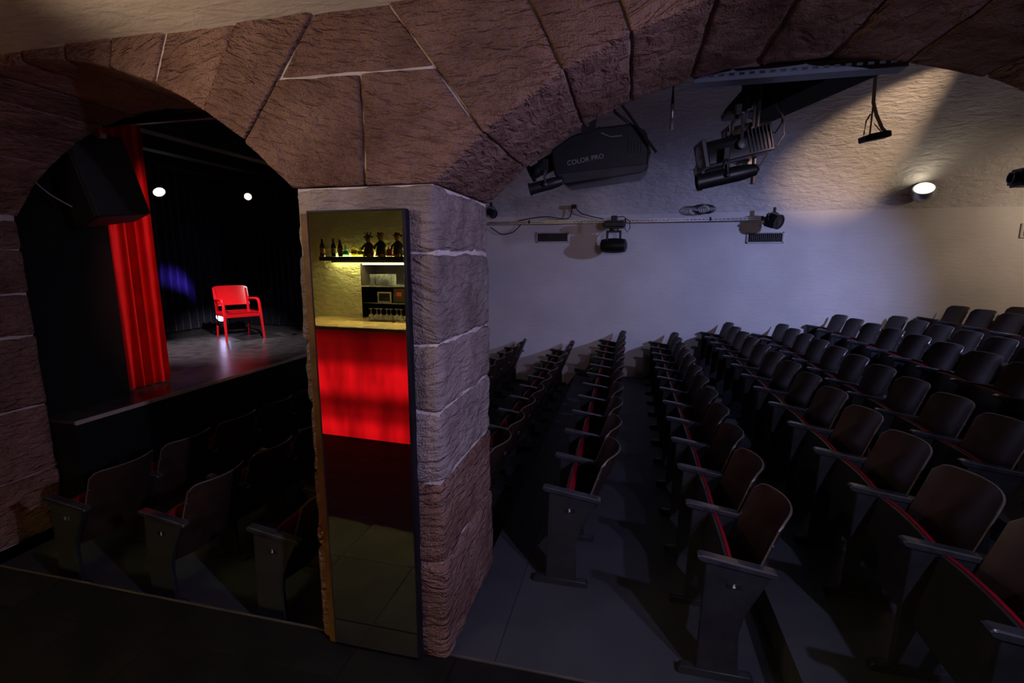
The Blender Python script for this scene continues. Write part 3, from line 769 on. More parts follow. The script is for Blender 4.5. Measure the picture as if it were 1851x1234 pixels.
# large effects projector near the right arch
def colour_projector():
    t = thing('effects_projector', 'large black colour effects projector hanging beside the pillar, nose down left', 'projector')
    Y0, Y1 = 3.30, 3.58
    prof = [(-0.532, 2.70), (-0.40, 2.785), (-0.25, 2.825), (-0.02, 2.838), (0.065, 2.79), (0.088, 2.72), (0.088, 2.575), (0.05, 2.545), (-0.44, 2.492), (-0.505, 2.545)]
    bm = BM(); prism(bm, prof, Y0, Y1, 'Y', None, 0.012); obj('housing', bm, BLKMETAL, t)
    bm = BM(); prism(bm, [(-0.50, 2.552), (0.085, 2.592), (0.09, 2.57), (0.05, 2.535), (-0.43, 2.484)], Y0 - 0.018, Y1 + 0.018, 'Y', None, 0.006); obj('base_tray', bm, mat('dark_grey_metal', (0.03, 0.03, 0.033), 0.4), t)
    M = frame_m((-0.60, 3.44, 2.625), (-0.86, 0, -0.42))
    bm = BM(); lathe(bm, [(0.055, -0.12), (0.055, 0.02), (0.045, 0.025), (0.045, 0.08), (0.058, 0.085), (0.058, 0.105), (0.045, 0.105), (0.045, 0.09), (0, 0.09)], 18, M); obj('lens_tube', bm, BLKMETAL, t)
    bm = BM(); prism(bm, [(-0.56, 2.68), (-0.52, 2.72), (-0.50, 2.66), (-0.53, 2.63)], 3.38, 3.50); obj('focus_block', bm, BLKMETAL, t)
    # yoke plate with a hole
    bm = BM(); prism(bm, [(-0.335, 2.79), (-0.33, 2.86), (-0.235, 2.90), (-0.245, 2.80)], Y0 - 0.012, Y0 + 0.002); obj('yoke_plate', bm, BLKMETAL, t)
    bm = BM(); lathe(bm, [(0.012, 0), (0.012, 0.006)], 12, frame_m((-0.295, Y0 - 0.013, 2.84), (0, -1, 0))); obj('bolt', bm, GREYMETAL, t)
    bm = BM(); prism(bm, [(-0.335, 2.79), (-0.33, 2.86), (-0.235, 2.90), (-0.245, 2.80)], Y1 - 0.002, Y1 + 0.012); obj('yoke_plate', bm, BLKMETAL, t)
    bm = BM(); tube(bm, [(-0.20, 2.79, 3.22), (-0.13, 3.38, 2.93), (0.0, 3.40, 2.83)], 0.010, 6); obj('hanging_strut', bm, BLKMETAL, t)
    bm = BM(); tube(bm, [(-0.085, 3.28, 2.94), (0.132, 3.26, 2.648)], 0.009, 6); obj('tilt_rod', bm, BLKMETAL, t)
    for i in range(5):
        bm = BM(); bx(bm, -0.04 + i * 0.02, -0.032 + i * 0.02, Y0 - 0.004, Y0 + 0.004, 2.66, 2.74); obj('vent_fin', bm, BLKMETAL, t)
    bm = BM(); tube(bm, [(0.09, 3.33, 2.60), (0.094, 3.32, 2.66), (0.094, 3.33, 2.72)], 0.006, 6); obj('handle', bm, GREYMETAL, t)
    bm = BM(); tube(bm, [(-0.21, Y0 - 0.004, 2.79), (-0.15, Y0 - 0.008, 2.762), (-0.08, Y0 - 0.006, 2.765)], 0.004, 6); obj('safety_wire', bm, STEEL, t)
    text('lettering', 'COLOR PRO', 0.042, PRINT, t, T(-0.305, Y0 - 0.0015, 2.632) @ Matrix.Rotation(R_(-9), 4, 'Y') @ Matrix.Rotation(math.pi / 2, 4, 'X'))
colour_projector()
par_can('small_spotlight', 'small black tube spotlight under the nose of the large projector', (-0.5536, 3.235, 2.474), (-0.96, -0.1, -0.24), 0.036, 0.20, mat('bright_lens_rim', (0.6, 0.6, 0.6), 0.15, metal=0.5), 0.05)
par_can('small_spotlight', 'tiny black spotlight on the wall rail at the pillar edge', (-2.37, 8.36, 2.80), (0.7, -0.6, -0.4), 0.07, 0.16, None, 0.03)

# cluster of theatre lanterns
def lantern(name, label, loc, aim, w, h, L, ribs=True, cat='spotlight'):
    t = thing(name, label, cat)
    M = frame_m(loc, aim)
    bm = BM(); prism(bm, [(-w / 2, -h / 2), (w / 2, -h / 2), (w / 2, h * 0.28), (w * 0.3, h / 2), (-w * 0.3, h / 2), (-w / 2, h * 0.28)], -L / 2, L / 2, 'Z', M, 0.006); obj('housing', bm, BLKMETAL, t)
    bm = BM(); bx(bm, -w * 0.58, w * 0.58, -h * 0.58, h * 0.58, L / 2, L / 2 + 0.03, 0.004, 1, M); obj('colour_frame', bm, BLKMETAL, t)
    bm = BM(); lathe(bm, [(0, L / 2 + 0.036), (w * 0.4, L / 2 + 0.031), (w * 0.4, L / 2 + 0.02)], 16, M); obj('lens', bm, mat('dark_lens', (0.02, 0.02, 0.025), 0.08, coat=0.6), t)
    if ribs:
        for i in range(7):
            z = -L / 2 + 0.012 + i * 0.022
            bm = BM(); bx(bm, -w * 0.54, w * 0.54, -h * 0.4, h * 0.56, z - 0.004, z + 0.004, 0.001, 1, M); obj('cooling_fin', bm, BLKMETAL, t)
    side = M.to_3x3() @ Vector((1, 0, 0)); up = Vector((0, 0, 1)); c = M.translation
    bm = BM()
    for s in (-1, 1):
        a = c + side * s * (w * 0.58)
        d = up * (h / 2 + 0.11)
        tube(bm, [a, a + d], 0.011, 6)
    tube(bm, [c + side * w * 0.58 + d, c - side * w * 0.58 + d], 0.011, 6); obj('yoke', bm, GREYMETAL, t)
    bm = BM(); lathe(bm, [(0.028, 0), (0.028, 0.025), (0.01, 0.03)], 12, frame_m(c + side * (w * 0.6), side)); obj('knob', bm, GREYMETAL, t)
    bm = BM(); lathe(bm, [(0.028, 0), (0.028, 0.025), (0.01, 0.03)], 12, frame_m(c - side * (w * 0.6), -side)); obj('knob', bm, GREYMETAL, t)
    bm = BM(); bx(bm, c.x - 0.02, c.x + 0.02, c.y - 0.02, c.y + 0.02, c.z + h / 2 + 0.10, c.z + h / 2 + 0.19, 0.004); obj('clamp', bm, BLKMETAL, t)
    rear = M @ Vector((0, -h * 0.1, -L / 2))
    bm = BM(); tube(bm, [rear, rear + Vector((0.05, 0, -0.02)), rear + Vector((0.09, 0, 0.05)), rear + Vector((0.07, 0, 0.16)), rear + Vector((0.02, 0, 0.22))], 0.006, 6); obj('cable', bm, RUBBER, t)
    return t
AIM = (-0.95, -0.12, -0.22)
lantern('theatre_lantern', 'upper black theatre lantern of the hanging cluster, with square front', (0.80, 4.02, 2.90), AIM, 0.15, 0.13, 0.26, False)
lantern('theatre_lantern', 'broad ribbed black theatre lantern in the middle of the hanging cluster', (0.635, 3.55, 2.708), AIM, 0.17, 0.15, 0.40)
lantern('theatre_lantern', 'black box lantern just below the ribbed one in the cluster', (0.63, 3.80, 2.635), (-0.96, -0.12, -0.2), 0.15, 0.085, 0.34, False)
par_can('tube_spotlight', 'long black tube spotlight, lowest of the hanging cluster', (0.556, 3.395, 2.512), (-0.97, -0.08, -0.20), 0.048, 0.32, None, 0.05)
bm = BM(); prism(bm, [(0.66, 3.13), (0.78, 3.27), (0.92, 3.29), (0.92, 3.10), (0.67, 3.09)], 4.22, 4.42, 'Y', None, 0.004)
tag(obj('light_shield', bm, mat('dull_black_foil', (0.02, 0.018, 0.014), 0.6)), 'black metal light shield above the upper lantern', 'shield')
bm = BM(); tube(bm, [(0.78, 3.685, 2.50), (0.78, 3.685, 3.75)], 0.014, 8)
tag(obj('lighting_pipe', bm, BLKMETAL), 'vertical black pipe carrying the lantern cluster', 'pipe')
# black lighting beam running over the cluster
def beam(name, a, b_, w, h, m, label, cat):
    a = Vector(a); b_ = Vector(b_); M = frame_m((a + b_) / 2, b_ - a); L = (b_ - a).length
    bm = BM(); bx(bm, -w / 2, w / 2, -h / 2, h / 2, -L / 2, L / 2, 0.008, 1, M); return tag(obj(name, bm, m), label, cat)
BEAMBLK = mat('matt_black_timber', (0.006, 0.006, 0.006), 0.8)
beam('lighting_beam', (0.93, 4.55, 3.265), (1.62, 3.79, 3.43), 0.32, 0.32, BEAMBLK, 'wide black lighting beam above the lantern cluster', 'beam')

# slotted cable tray behind the right arch
def slotted(name, x0, x1, y, z0, z1, label, cat, pitch=0.06, dy=0.03, STEEL=STEEL):
    t = thing(name, label, cat)
    bm = BM()
    bx(bm, x0, x1, y, y + 0.003, z0, z0 + (z1 - z0) * 0.36); bx(bm, x0, x1, y, y + 0.003, z1 - (z1 - z0) * 0.36, z1)
    bx(bm, x0, x1, y, y + dy, z0 - 0.003, z0); bx(bm, x0, x1, y, y + dy, z1, z1 + 0.003)
    obj('channel', bm, STEEL, t, False)
    n = int((x1 - x0) / pitch)
    bm = BM(); bx(bm, 0, pitch * 0.45, 0, 0.003, -(z1 - z0) * 0.16, (z1 - z0) * 0.16)
    r0 = obj('bridge', bm, STEEL, t, False); r0.location = (x0, y, (z0 + z1) / 2)
    for i in range(1, n + 1):
        share(r0, 'bridge', t, (min(x0 + i * pitch, x1 - pitch * 0.45), y, (z0 + z1) / 2))
    return t
slotted('cable_tray', 0.30, 1.30, 2.98, 2.945, 2.995, 'slotted steel cable tray along the back edge of the right arch', 'cable tray', 0.05, 0.10, mat('dull_galvanised_steel', (0.16, 0.18, 0.22), 0.45, metal=0.7))
slotted('wall_rail', -2.42, 2.14, 8.36, 2.60, 2.645, 'long slotted steel rail fixed along the white wall', 'rail', 0.06, 0.04)
for i, x in enumerate((-1.7, -0.1, 1.2, 1.95)):
    tag(box('rail_bracket', x - 0.015, x + 0.015, 8.36, 8.47, 2.60, 2.66, GREYMETAL, bev=0.002), 'small grey wall bracket behind the long rail, %s from the pillar' % ORD[i + 1], 'bracket', 'wall rail brackets')

# moving head lamp on the rail
t = thing('moving_head', 'black moving head lamp hanging from the wall rail', 'stage lamp', (-0.27, 8.16, 2.62))
bm = BM(); bx(bm, -0.18, 0.18, -0.13, 0.13, -0.13, -0.01, 0.03, 3); obj('base', bm, BLKMETAL, t)
bm = BM(); bx(bm, -0.05, 0.05, -0.04, 0.04, -0.02, 0.07, 0.01); bx(bm, -0.03, 0.03, 0.0, 0.197, 0.0, 0.04, 0.005); obj('clamp', bm, BLKMETAL, t)
bm = BM(); lathe(bm, [(0.07, -0.17), (0.07, -0.12)], 18); obj('pan_neck', bm, BLKMETAL, t)
bm = BM(); prism(bm, [(-0.12, -0.16), (0.12, -0.16), (0.12, -0.40), (0.085, -0.40), (0.085, -0.19), (-0.085, -0.19), (-0.085, -0.40), (-0.12, -0.40)], -0.06, 0.06, 'Y', None, 0.008); obj('yoke', bm, BLKMETAL, t)
bm = BM(); lathe(bm, [(0.06, -0.21), (0.10, -0.19), (0.115, -0.12), (0.12, 0.0), (0.115, 0.12), (0.10, 0.19), (0.06, 0.21)], 22, T(0, 0, -0.40) @ Matrix.Rotation(R_(90), 4, 'Y') @ Matrix.Rotation(R_(12), 4, 'X')); obj('head', bm, BLKMETAL, t)
bm = BM(); tube(bm, [(0.02, 0.05, 0.05), (0.14, 0.04, 0.06), (0.24, 0.02, -0.02), (0.25, 0.0, -0.12), (0.21, 0.0, -0.19), (0.15, 0, -0.10)], 0.007, 6); obj('cable', bm, RUBBER, t)
par_can('wall_spotlight', 'small square black spotlight at the right end of the wall rail', (2.07, 8.20, 2.575), (0.55, -0.7, -0.28), 0.10, 0.18, None, 0.02, 0, BLKMETAL, 'spotlight', True)
def cable(name, pts, r, m, label):
    P = [Vector(p) for p in pts]; out = []
    for i in range(len(P) - 1):
        p0 = P[max(0, i - 1)]; p1 = P[i]; p2 = P[i + 1]; p3 = P[min(len(P) - 1, i + 2)]
        for k in range(6):
            s = k / 6
            out.append(0.5 * ((2 * p1) + (p2 - p0) * s + (2 * p0 - 5 * p1 + 4 * p2 - p3) * s * s + (3 * p1 - p0 - 3 * p2 + p3) * s ** 3))
    out.append(P[-1]); bm = BM(); tube(bm, out, r, 6); return tag(obj(name, bm, m), label, 'cable')
cable('cable', [(-4.585, 3.0, 2.61), (-4.43, 3.0, 2.50), (-4.235, 3.0, 2.405)], 0.005, GREYCABLE, 'thin grey cable running from the left stone pier to the loudspeaker')
cable('cable', [(-2.40, 8.42, 2.56), (-2.2, 8.42, 2.44), (-2.0, 8.42, 2.47), (-1.85, 8.42, 2.60)], 0.008, RUBBER, 'black cable drooping below the wall rail next to the pillar')
cable('cable', [(-1.9, 8.40, 2.655), (-1.45, 8.40, 2.72), (-1.05, 8.40, 2.68), (-0.95, 8.38, 2.86), (-0.8, 8.40, 2.75), (-0.45, 8.40, 2.66)], 0.008, RUBBER, 'black cable looping above the wall rail beside the moving head')
tag(box('socket', -0.98, -0.90, 8.33, 8.43, 2.84, 2.90, RUBBER, bev=0.006), 'small black socket above the wall rail', 'socket')
bm = BM()
rr = random.Random(4)
for i in range(5):
    ph = rr.uniform(0, 6)
    tube(bm, [(1.05 + 0.14 * math.cos(ph + 2 * math.pi * k / 12) + 0.02 * i, 8.33 + 0.01 * i, 2.78 + 0.07 * math.sin(ph + 2 * math.pi * k / 12)) for k in range(13)], 0.006, 5)
o = tag(obj('cable_coil', bm, RUBBER), 'coil of black cable hanging above the wall rail', 'cable'); 
# air vents in the wall
def vent(label, x0, x1, z0, z1):
    t = thing('air_vent', label, 'vent', (0, 0, 0), 0, 'wall air vents')
    bm = BM(); f = 0.022
    for a in ((x0, x1, z0, z0 + f), (x0, x1, z1 - f, z1), (x0, x0 + f, z0, z1), (x1 - f, x1, z0, z1)): bx(bm, a[0], a[1], YW - 0.018, YW, a[2], a[3], 0.003)
    obj('frame', bm, WHITEPAINT, t)
    bm = BM(); bx(bm, x0 + f, x1 - f, YW - 0.004, YW - 0.001, z0 + f, z1 - f); obj('recess', bm, mat('vent_dark', (0.02, 0.02, 0.02), 0.9), t)
    n = 18; bm = BM(); bx(bm, 0, 0.010, YW - 0.014, YW - 0.004, z0 + f, z1 - f)
    s0 = obj('slat', bm, DARKSLAT, t); s0.location.x = x0 + f + 0.004
    for i in range(1, n): share(s0, 'slat', t, (x0 + f + 0.004 + i * (x1 - x0 - 2 * f - 0.014) / (n - 1), 0, 0))
vent('white framed air vent left of the moving head', -1.595, -1.03, 2.285, 2.465)
vent('white framed air vent below the small spotlight on the rail', 1.765, 2.30, 2.25, 2.425)
# round wall lamp
t = thing('wall_lamp', 'round wall lamp glowing bright white above the back seats', 'wall lamp', (4.0, 8.30, 2.95))
ML = frame_m((0, 0, 0), (-0.25, -0.62, 0.74))
bm = BM(); lathe(bm, [(0.0, 0.10), (0.05, 0.095), (0.10, 0.075), (0.128, 0.045), (0.13, 0.04), (0, 0.04)], 24, ML); obj('glowing_lens', bm, emit('lamp_glow', (1.0, 0.86, 0.62), 7), t)
bm = BM(); lathe(bm, [(0.131, 0.055), (0.137, 0.05), (0.145, 0.0), (0.135, -0.06), (0.10, -0.115), (0.05, -0.145), (0, -0.15), (0, 0.03), (0.131, 0.03)], 24, ML); obj('metal_bowl', bm, STEEL, t)
bm = BM(); tube(bm, [(0, 0.05, -0.05), (0, 0.17, -0.06)], 0.03, 10); obj('wall_arm', bm, STEEL, t)
# small flood lamp on a cable
t = thing('flood_lamp', 'small flat flood lamp hanging on a grey cable in front of the lit vault', 'lamp')
M = frame_m((1.80, 4.5, 2.93), (-1, -0.15, -0.20))
bm = BM(); bx(bm, -0.05, 0.05, -0.022, 0.022, -0.09, 0.10, 0.006, 1, M); obj('housing', bm, BLKMETAL, t)
bm = BM(); bx(bm, -0.052, 0.052, 0.0225, 0.026, -0.07, 0.06, 0.001, 1, M); obj('cover', bm, GREYMETAL, t)
bm = BM(); tube(bm, [(1.72, 4.5, 2.95), (1.725, 4.5, 3.05), (1.75, 4.5, 3.10)], 0.006, 6); tube(bm, [(1.76, 4.5, 2.94), (1.76, 4.5, 3.06), (1.76, 4.5, 3.17)], 0.006, 6); tube(bm, [(1.85, 4.5, 2.95), (1.78, 4.5, 3.03)], 0.004, 6); obj('bracket', bm, GREYCABLE, t)
bm = BM(); tube(bm, [(1.89, 4.5, 2.94), (1.84, 4.5, 2.99), (1.79, 4.5, 3.09), (1.76, 4.5, 3.18), (1.755, 4.5, 3.30), (1.755, 4.5, 3.45)], 0.013, 8); obj('cable', bm, GREYCABLE, t)
# hanging connector
t = thing('hanging_connector', 'silver cable connector dangling from the vault right of the big projector', 'connector')
bm = BM(); tube(bm, [(0.292, 4.5, 4.1), (0.292, 4.5, 3.32)], 0.007, 6); obj('cable', bm, RUBBER, t)
bm = BM(); lathe(bm, [(0.006, 0.31), (0.011, 0.24), (0.014, 0.20)], 10, T(0.293, 4.5, 3.07)); obj('strain_relief', bm, RUBBER, t)
bm = BM(); lathe(bm, [(0.015, 0.20), (0.017, 0.19), (0.017, 0.10), (0.014, 0.095), (0.014, 0.08), (0.017, 0.075), (0.017, 0.0), (0.013, 0.0), (0.013, 0.02), (0, 0.02)], 12, T(0.293, 4.5, 3.07)); obj('plug', bm, STEEL, t)
# projector at the right edge
t = thing('wall_projector', 'small black lamp box at the right edge below the vault', 'lamp', (3.32, 5.3, 2.70))
bm = BM(); bx(bm, -0.10, 0.14, -0.10, 0.10, -0.075, 0.075, 0.02, 2); obj('housing', bm, BLKMETAL, t)
bm = BM(); lathe(bm, [(0.05, 0), (0.05, 0.03), (0.04, 0.03), (0.04, 0.01), (0, 0.01)], 16, frame_m((-0.10, 0, 0), (-1, 0, 0))); obj('lens', bm, mat('dark_lens', (0.02, 0.02, 0.025), 0.08, coat=0.6), t)
bm = BM(); tube(bm, [(0.06, 0, -0.07), (0.0, 0, -0.14), (0.03, 0, -0.20), (0.10, 0, -0.2), (0.13, 0, 0.3), (0.13, 0, 1.1)], 0.006, 6); obj('cable', bm, RUBBER, t)
t = thing('framed_notice', 'small white framed red notice at the right edge of the white wall', 'sign')
bm = BM(); bx(bm, 5.31, 5.72, YW - 0.02, YW, 2.30, 2.50, 0.004); obj('frame', bm, WHITEPAINT, t)
bm = BM(); bx(bm, 5.345, 5.685, YW - 0.024, YW - 0.019, 2.33, 2.47); obj('panel', bm, mat('red_notice', (0.35, 0.02, 0.03), 0.5), t)

# ------------------------------------------------------------------ the bar across the foyer (seen in the mirror)
BO = Vector((-3.411, -0.757, 0)); bu = Vector((0.9978, 0.0663, 0)); bn = Vector((0.0663, -0.9978, 0))
BMX = Matrix(((bu.x, bn.x, 0, BO.x), (bu.y, bn.y, 0, BO.y), (0, 0, 1, 0), (0, 0, 0, 1)))
# (s along the bar, t towards the wall, z up) is left-handed: flip handled by recalculated normals
def bpt(s, t, z): return BMX @ Vector((s, t, z))
def bbox(name, s0, s1, t0, t1, z0, z1, m, parent=None, bev=0.0):
    bm = BM(); bx(bm, s0, s1, t0, t1, z0, z1, bev, 1, BMX); bmesh.ops.recalc_face_normals(bm, faces=bm.faces); return obj(name, bm, m, parent)
NS0, NS1, NT0, NT1 = 0.14, 1.25, 0.75, 1.05
wb = struct(bpy.data.objects.new('wall_front', None), 'yellow-lit rough plastered wall behind the bar'); COL.objects.link(wb)
bbox('wall_plaster', -3.2, NS0, 0.75, 1.2, 0, 3.4, BARWALL, wb)
bbox('wall_plaster', NS1, 7.6, 0.75, 1.2, 0, 3.4, BARWALL, wb)
bbox('wall_plaster', NS0, NS1, 0.75, 1.2, 1.955, 3.4, BARWALL, wb)
bbox('wall_plaster', NS0, NS1, 0.75, 1.2, 0, 1.285, BARWALL, wb)
bbox('niche_lining', NS0, NS1, 1.05, 1.2, 1.285, 1.955, NICHE, wb)
for a, c in ((NS0, NS0 + 0.012), (NS1 - 0.012, NS1)): bbox('niche_lining', a, c, 0.75, 1.05, 1.285, 1.955, NICHE, wb)
# bar counter
t = thing('bar_counter', 'red backlit bar counter reflected in the mirror', 'bar')
m = bpy.data.materials.new('red_backlit_panel'); nt, b = nodes(m); N = nt.nodes; L = nt.links
tc = N.new('ShaderNodeTexCoord'); mp = N.new('ShaderNodeMapping'); mp.inputs['Scale'].default_value = (3.0, 3.0, 0.8); L.new(tc.outputs['Object'], mp.inputs['Vector'])
nz = N.new('ShaderNodeTexNoise'); nz.inputs['Scale'].default_value = 1.6; nz.inputs['Detail'].default_value = 2; L.new(mp.outputs['Vector'], nz.inputs['Vector'])
sx = N.new('ShaderNodeSeparateXYZ'); L.new(tc.outputs['Object'], sx.inputs[0])
hz = N.new('ShaderNodeMapRange'); hz.inputs['From Max'].default_value = 1.25; L.new(sx.outputs['Z'], hz.inputs['Value'])
cr = N.new('ShaderNodeValToRGB'); cr.color_ramp.interpolation = 'EASE'; e = cr.color_ramp.elements   # two light tubes behind the panel
e[0].position = 0.0; e[0].color = (0.75,) * 3 + (1,); e[1].position = 1.0; e[1].color = (0.06,) * 3 + (1,)
for p_, c_ in ((0.10, 0.9), (0.24, 0.35), (0.34, 0.22), (0.50, 0.95), (0.62, 0.9), (0.76, 0.25), (0.88, 0.18)):
    q_ = e.new(p_); q_.color = (c_,) * 3 + (1,)
L.new(hz.outputs['Result'], cr.inputs['Fac'])
mr = N.new('ShaderNodeMapRange'); mr.inputs['From Min'].default_value = 0.3; mr.inputs['From Max'].default_value = 0.7; mr.inputs['To Min'].default_value = 0.42; mr.inputs['To Max'].default_value = 0.95
L.new(nz.outputs['Fac'], mr.inputs['Value'])
ml = N.new('ShaderNodeMath'); ml.operation = 'MULTIPLY'; L.new(mr.outputs['Result'], ml.inputs[0]); L.new(cr.outputs['Color'], ml.inputs[1]); L.new(ml.outputs[0], b.inputs['Emission Strength'])
b.inputs['Base Color'].default_value = (0.3, 0.005, 0.005, 1); b.inputs['Emission Color'].default_value = (1.0, 0.006, 0.010, 1); b.inputs['Roughness'].default_value = 0.3
bbox('body', -0.9, 1.9, 0.03, 0.70, 0.0, 1.24, SHELFDARK, t)
bbox('backlit_panel', -0.88, 1.88, 0.0, 0.03, 0.02, 1.24, m, t)
bbox('counter_top', -0.95, 1.95, -0.06, 0.745, 1.245, 1.285, COUNTER, t, 0.006)
# long wall shelf with light underneath
t = thing('wall_shelf', 'dark glossy shelf with a glowing strip beneath, above the bar', 'shelf')
bbox('board', -0.26, 1.9, 0.50, 0.75, 1.985, 2.036, SHELFDARK, t, 0.004)
bbox('light_strip', -0.22, 1.86, 0.715, 0.738, 1.976, 1.9845, emit('yellow_led_strip', (1.0, 0.92, 0.28), 340), t)
bbox('light_strip', -0.22, 1.86, 0.735, 0.749, 2.037, 2.047, emit('yellow_led_strip_top', (1.0, 0.90, 0.22), 24), t)
bbox('added_light_lip', -0.24, 1.88, 0.700, 0.704, 1.964, 1.985, SHELFDARK, t)  # lip added to keep the strip's direct light off the foyer floor
bbox('light_strip', NS0 + 0.02, NS1 - 0.02, 0.77, 0.79, 1.940, 1.953, emit('niche_led_strip', (1.0, 0.95, 0.55), 40), t)
# glass shelves in the niche
for i, z in enumerate((1.690, 1.475)):
    tag(bbox('glass_shelf', NS0 + 0.013, NS1 - 0.013, 0.60 + 0.16 * i, 1.04, z - 0.01, z, GLASS, None, 0.001), ['upper glass shelf carrying tumblers in the bar niche', 'lower glass shelf in the bar niche'][i], 'shelf')
def lath_obj(name, prof, s, t_, z, m, parent=None, n=16):
    bm = BM(); lathe(bm, prof, n); o = obj(name, bm, m, parent); o.location = bpt(s, t_, z); return o
def bottle(label, s, h, m, labcol, cap, shape='long'):
    t = thing('bottle', label, 'bottle', bpt(s, 0.61, 2.037), 0, 'bottles on the bar shelf')
    r = 0.031
    if shape == 'cola': prof = [(0, 0), (r * .85, 0), (r, .015), (r * .85, h * .25), (r, h * .45), (r * .95, h * .56), (r * .45, h * .78), (r * .38, h * .95), (0, h * .95)]
    elif shape == 'squat': prof = [(0, 0), (r * 1.2, 0), (r * 1.25, h * .5), (r * 1.1, h * .62), (r * .45, h * .72), (r * .42, h * .9), (0, h * .9)]
    else: prof = [(0, 0), (r, 0), (r * 1.02, h * .52), (r * .8, h * .64), (r * .42, h * .78), (r * .40, h * .96), (0, h * .96)]
    bm = BM(); lathe(bm, prof, 16); obj('body', bm, m, t)
    bm = BM(); lathe(bm, [(r * 1.03, h * .2), (r * 1.05, h * .22), (r * 1.05, h * .44), (r * 1.03, h * .46)], 16); obj('paper_label', bm, mat('bottle_label_%s' % (labcol,), labcol, 0.7), t)
    bm = BM(); lathe(bm, [(r * .46, h * .93), (r * .46, h), (0, h)], 12); obj('cap', bm, mat('cap_%s' % (cap,), cap, 0.4), t)
bottle('brown beer bottle at the left end of the bar shelf', -0.285, 0.225, BEERGLASS, (0.45, 0.22, 0.10), (0.5, 0.35, 0.1))
bottle('dark cola bottle with grey label, second on the bar shelf', -0.125, 0.215, COLAGLASS, (0.35, 0.32, 0.28), (0.25, 0.05, 0.05), 'cola')
bottle('dark cola bottle with red label, third on the bar shelf', -0.03, 0.205, COLAGLASS, (0.55, 0.05, 0.03), (0.3, 0.05, 0.05), 'cola')
def tint(c): return mat('tinted_bottle_%s' % (c,), c, 0.1, trans=0.6)
bottle('small teal bottle right of the cola bottles', 0.045, 0.13, tint((0.25, 0.65, 0.5)), (0.4, 0.7, 0.6), (0.1, 0.3, 0.15), 'squat')
bottle('squat yellow bottle in the middle of the bar shelf', 0.165, 0.15, tint((0.9, 0.75, 0.1)), (0.8, 0.5, 0.05), (0.3, 0.35, 0.1), 'squat')
bottle('squat pale yellow bottle beside the first puppet', 0.255, 0.125, tint((0.85, 0.8, 0.2)), (0.85, 0.75, 0.2), (0.5, 0.45, 0.1), 'squat')
def puppet(label, s, h, hair, body, crown):
    t = thing('puppet', label, 'puppet', bpt(s, 0.61, 2.037), 0, 'puppets on the bar shelf')
    bm = BM(); lathe(bm, [(0, 0), (0.055, 0.0), (0.06, h * .12), (0.048, h * .35), (0.03, h * .55), (0.018, h * .6), (0, h * .6)], 14); obj('body', bm, mat('puppet_cloth_%s' % (body,), body, 0.9), t)
    bm = BM(); lathe(bm, [(0, h * .56), (0.028, h * .60), (0.038, h * .69), (0.034, h * .78), (0.018, h * .84), (0, h * .85)], 14); obj('head', bm, mat('puppet_face', (0.25, 0.14, 0.08), 0.8), t)
    bm = BM(); rnd = random.Random(int(h * 1000))
    for i in range(26):
        a = rnd.uniform(0, 6.28); e = rnd.uniform(0.2, 1.2); d = Vector((math.cos(a) * math.cos(e), math.sin(a) * math.cos(e), math.sin(e)))
        tube(bm, [Vector((0, 0, h * .72)) + d * 0.030, Vector((0, 0, h * .72)) + d * (0.055 + rnd.uniform(0, .012))], [0.011, 0.003], 5)
    obj('hair', bm, mat('puppet_hair_%s' % (hair,), hair, 0.9), t)
    if crown:
        bm = BM()
        for i in range(5): tube(bm, [(0.02 * math.cos(i * 1.256), 0.02 * math.sin(i * 1.256), h * .82), (0.045 * math.cos(i * 1.256), 0.045 * math.sin(i * 1.256), h * 1.0)], [0.006, 0.003], 5)
        obj('crown_spikes', bm, mat('puppet_crown', (0.10, 0.07, 0.02), 0.6), t)
    for sg in (-1, 1):
        bm = BM(); tube(bm, [(sg * 0.03, 0, h * .5), (sg * 0.065, 0.02, h * .38), (sg * 0.06, 0.045, h * .28)], [0.016, 0.014, 0.012], 7); obj('arm', bm, mat('puppet_cloth_%s' % (body,), body, 0.9), t)
        bm = BM(); lathe(bm, [(0, 0), (0.022, 0.0), (0.024, 0.02), (0, 0.035)], 10, T(sg * 0.03, 0.045, 0.0)); obj('shoe', bm, mat('puppet_shoe', (0.5, 0.12, 0.02), 0.7), t)
puppet('dark puppet with a spiky crown on the bar shelf', 0.365, 0.285, (0.03, 0.025, 0.015), (0.06, 0.025, 0.015), True)
puppet('brown-haired puppet in black in the middle of the three puppets', 0.53, 0.31, (0.14, 0.07, 0.025), (0.015, 0.014, 0.016), False)
puppet('dark curly-haired puppet at the right edge of the mirror', 0.755, 0.30, (0.07, 0.03, 0.02), (0.04, 0.035, 0.03), False)
t = thing('gift_bag', 'small red and white bag between the puppets', 'bag', bpt(0.645, 0.60, 2.037))
bm = BM(); prism(bm, [(-0.035, 0), (0.035, 0), (0.03, 0.075), (0.0, 0.09), (-0.03, 0.075)], -0.02, 0.02, 'Y', None, 0.006); obj('bag_body', bm, mat('red_paper', (0.55, 0.06, 0.03), 0.7), t)
bm = BM(); lathe(bm, [(0.012, 0.085), (0.02, 0.105), (0, 0.10)], 8); obj('bow', bm, mat('white_ribbon', (0.7, 0.65, 0.5), 0.7), t)
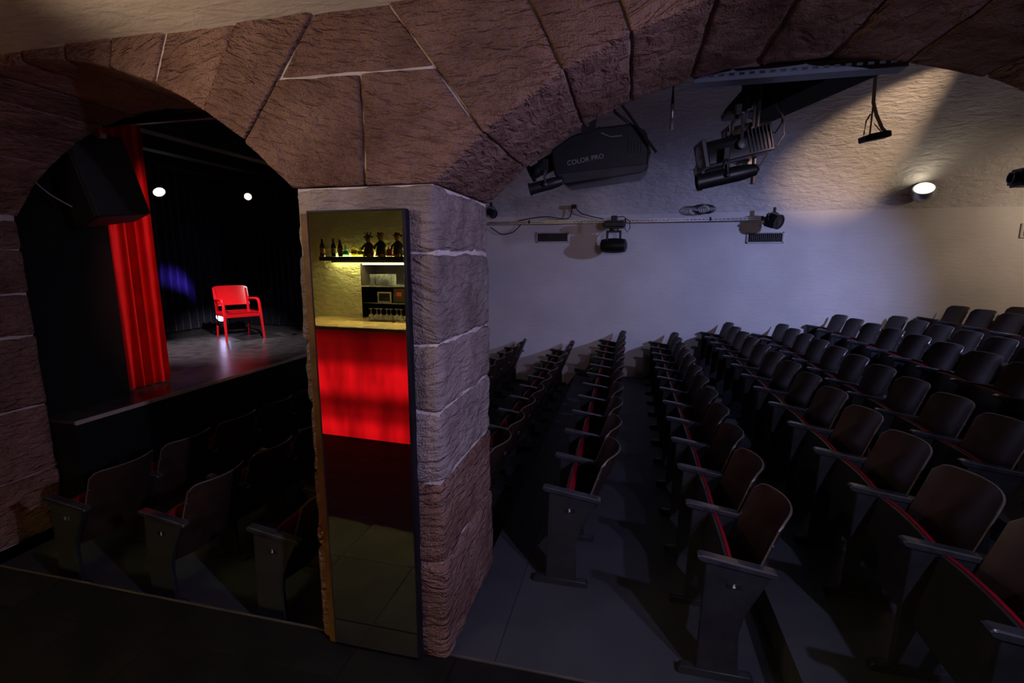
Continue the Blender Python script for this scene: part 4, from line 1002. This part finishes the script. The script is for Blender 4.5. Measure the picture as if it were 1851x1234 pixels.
# tumblers
def tumbler(label, s, t_, z, h=0.135, r=0.032):
    bm = BM(); lathe(bm, [(0, 0), (r * .82, 0), (r, h), (r * .93, h), (r * .76, 0.012), (0, 0.012)], 16)
    o = obj('tumbler', bm, GLASS); o.location = bpt(s, t_, z); tag(o, label, 'glass', 'tumblers on the upper glass shelf'); return o
for i in range(6): tumbler('clear tall tumbler on the upper glass shelf, %s from the niche edge' % ORD[i + 1], 0.325 + 0.055 * i, 0.72 + 0.03 * (i % 2), 1.691)
for i in range(3): tumbler('clear short tumbler in front of the tall ones, %s from the left' % ORD[i + 1], 0.50 + 0.062 * i, 0.645, 1.691, 0.085, 0.03)
tumbler('single clear tall tumbler standing apart at the right of the shelf', 0.80, 0.70, 1.691)
# framed cards
def card(label, s0, s1, z0, z1, t_, cols, nm):
    t = thing(nm, label, 'picture frame')
    f = 0.012
    for a in ((s0, s1, z0, z0 + f), (s0, s1, z1 - f, z1), (s0, s0 + f, z0, z1), (s1 - f, s1, z0, z1)): bbox('frame_bar', a[0], a[1], t_ - 0.008, t_ + 0.008, a[2], a[3], cols[0], t)
    bbox('card', s0 + f, s1 - f, t_ + 0.001, t_ + 0.006, z0 + f, z1 - f, cols[1], t)
    return t
card('white framed dark card standing in the bar niche', 0.30, 0.485, 1.476, 1.60, 0.86, (mat('cream_frame', (0.6, 0.55, 0.35), 0.5), mat('dark_card', (0.04, 0.03, 0.02), 0.6)), 'picture_frame')
t = card('dark picture with a small red motif in the bar niche', 0.50, 0.655, 1.476, 1.645, 0.90, (mat('dark_frame', (0.06, 0.04, 0.03), 0.5), mat('brown_card', (0.12, 0.06, 0.03), 0.6)), 'picture_frame')
bbox('red_motif', 0.545, 0.61, 0.895, 0.90, 1.55, 1.60, mat('red_motif', (0.6, 0.08, 0.04), 0.6), t)
# upside-down wine glasses
def wine(label, s, t_):
    bm = BM(); lathe(bm, [(0.030, 0), (0.034, 0.035), (0.026, 0.062), (0.005, 0.075), (0.004, 0.125), (0.03, 0.133), (0.03, 0.136), (0, 0.136)], 14)
    o = obj('wine_glass', bm, GLASS); o.location = bpt(s, t_, 1.286); tag(o, label, 'glass', 'upturned wine glasses on the counter')
for i in range(7): wine('upturned wine glass on the bar counter, %s from the left' % ORD[i + 1], 0.36 + 0.068 * i, 0.60 + 0.02 * (i % 2))
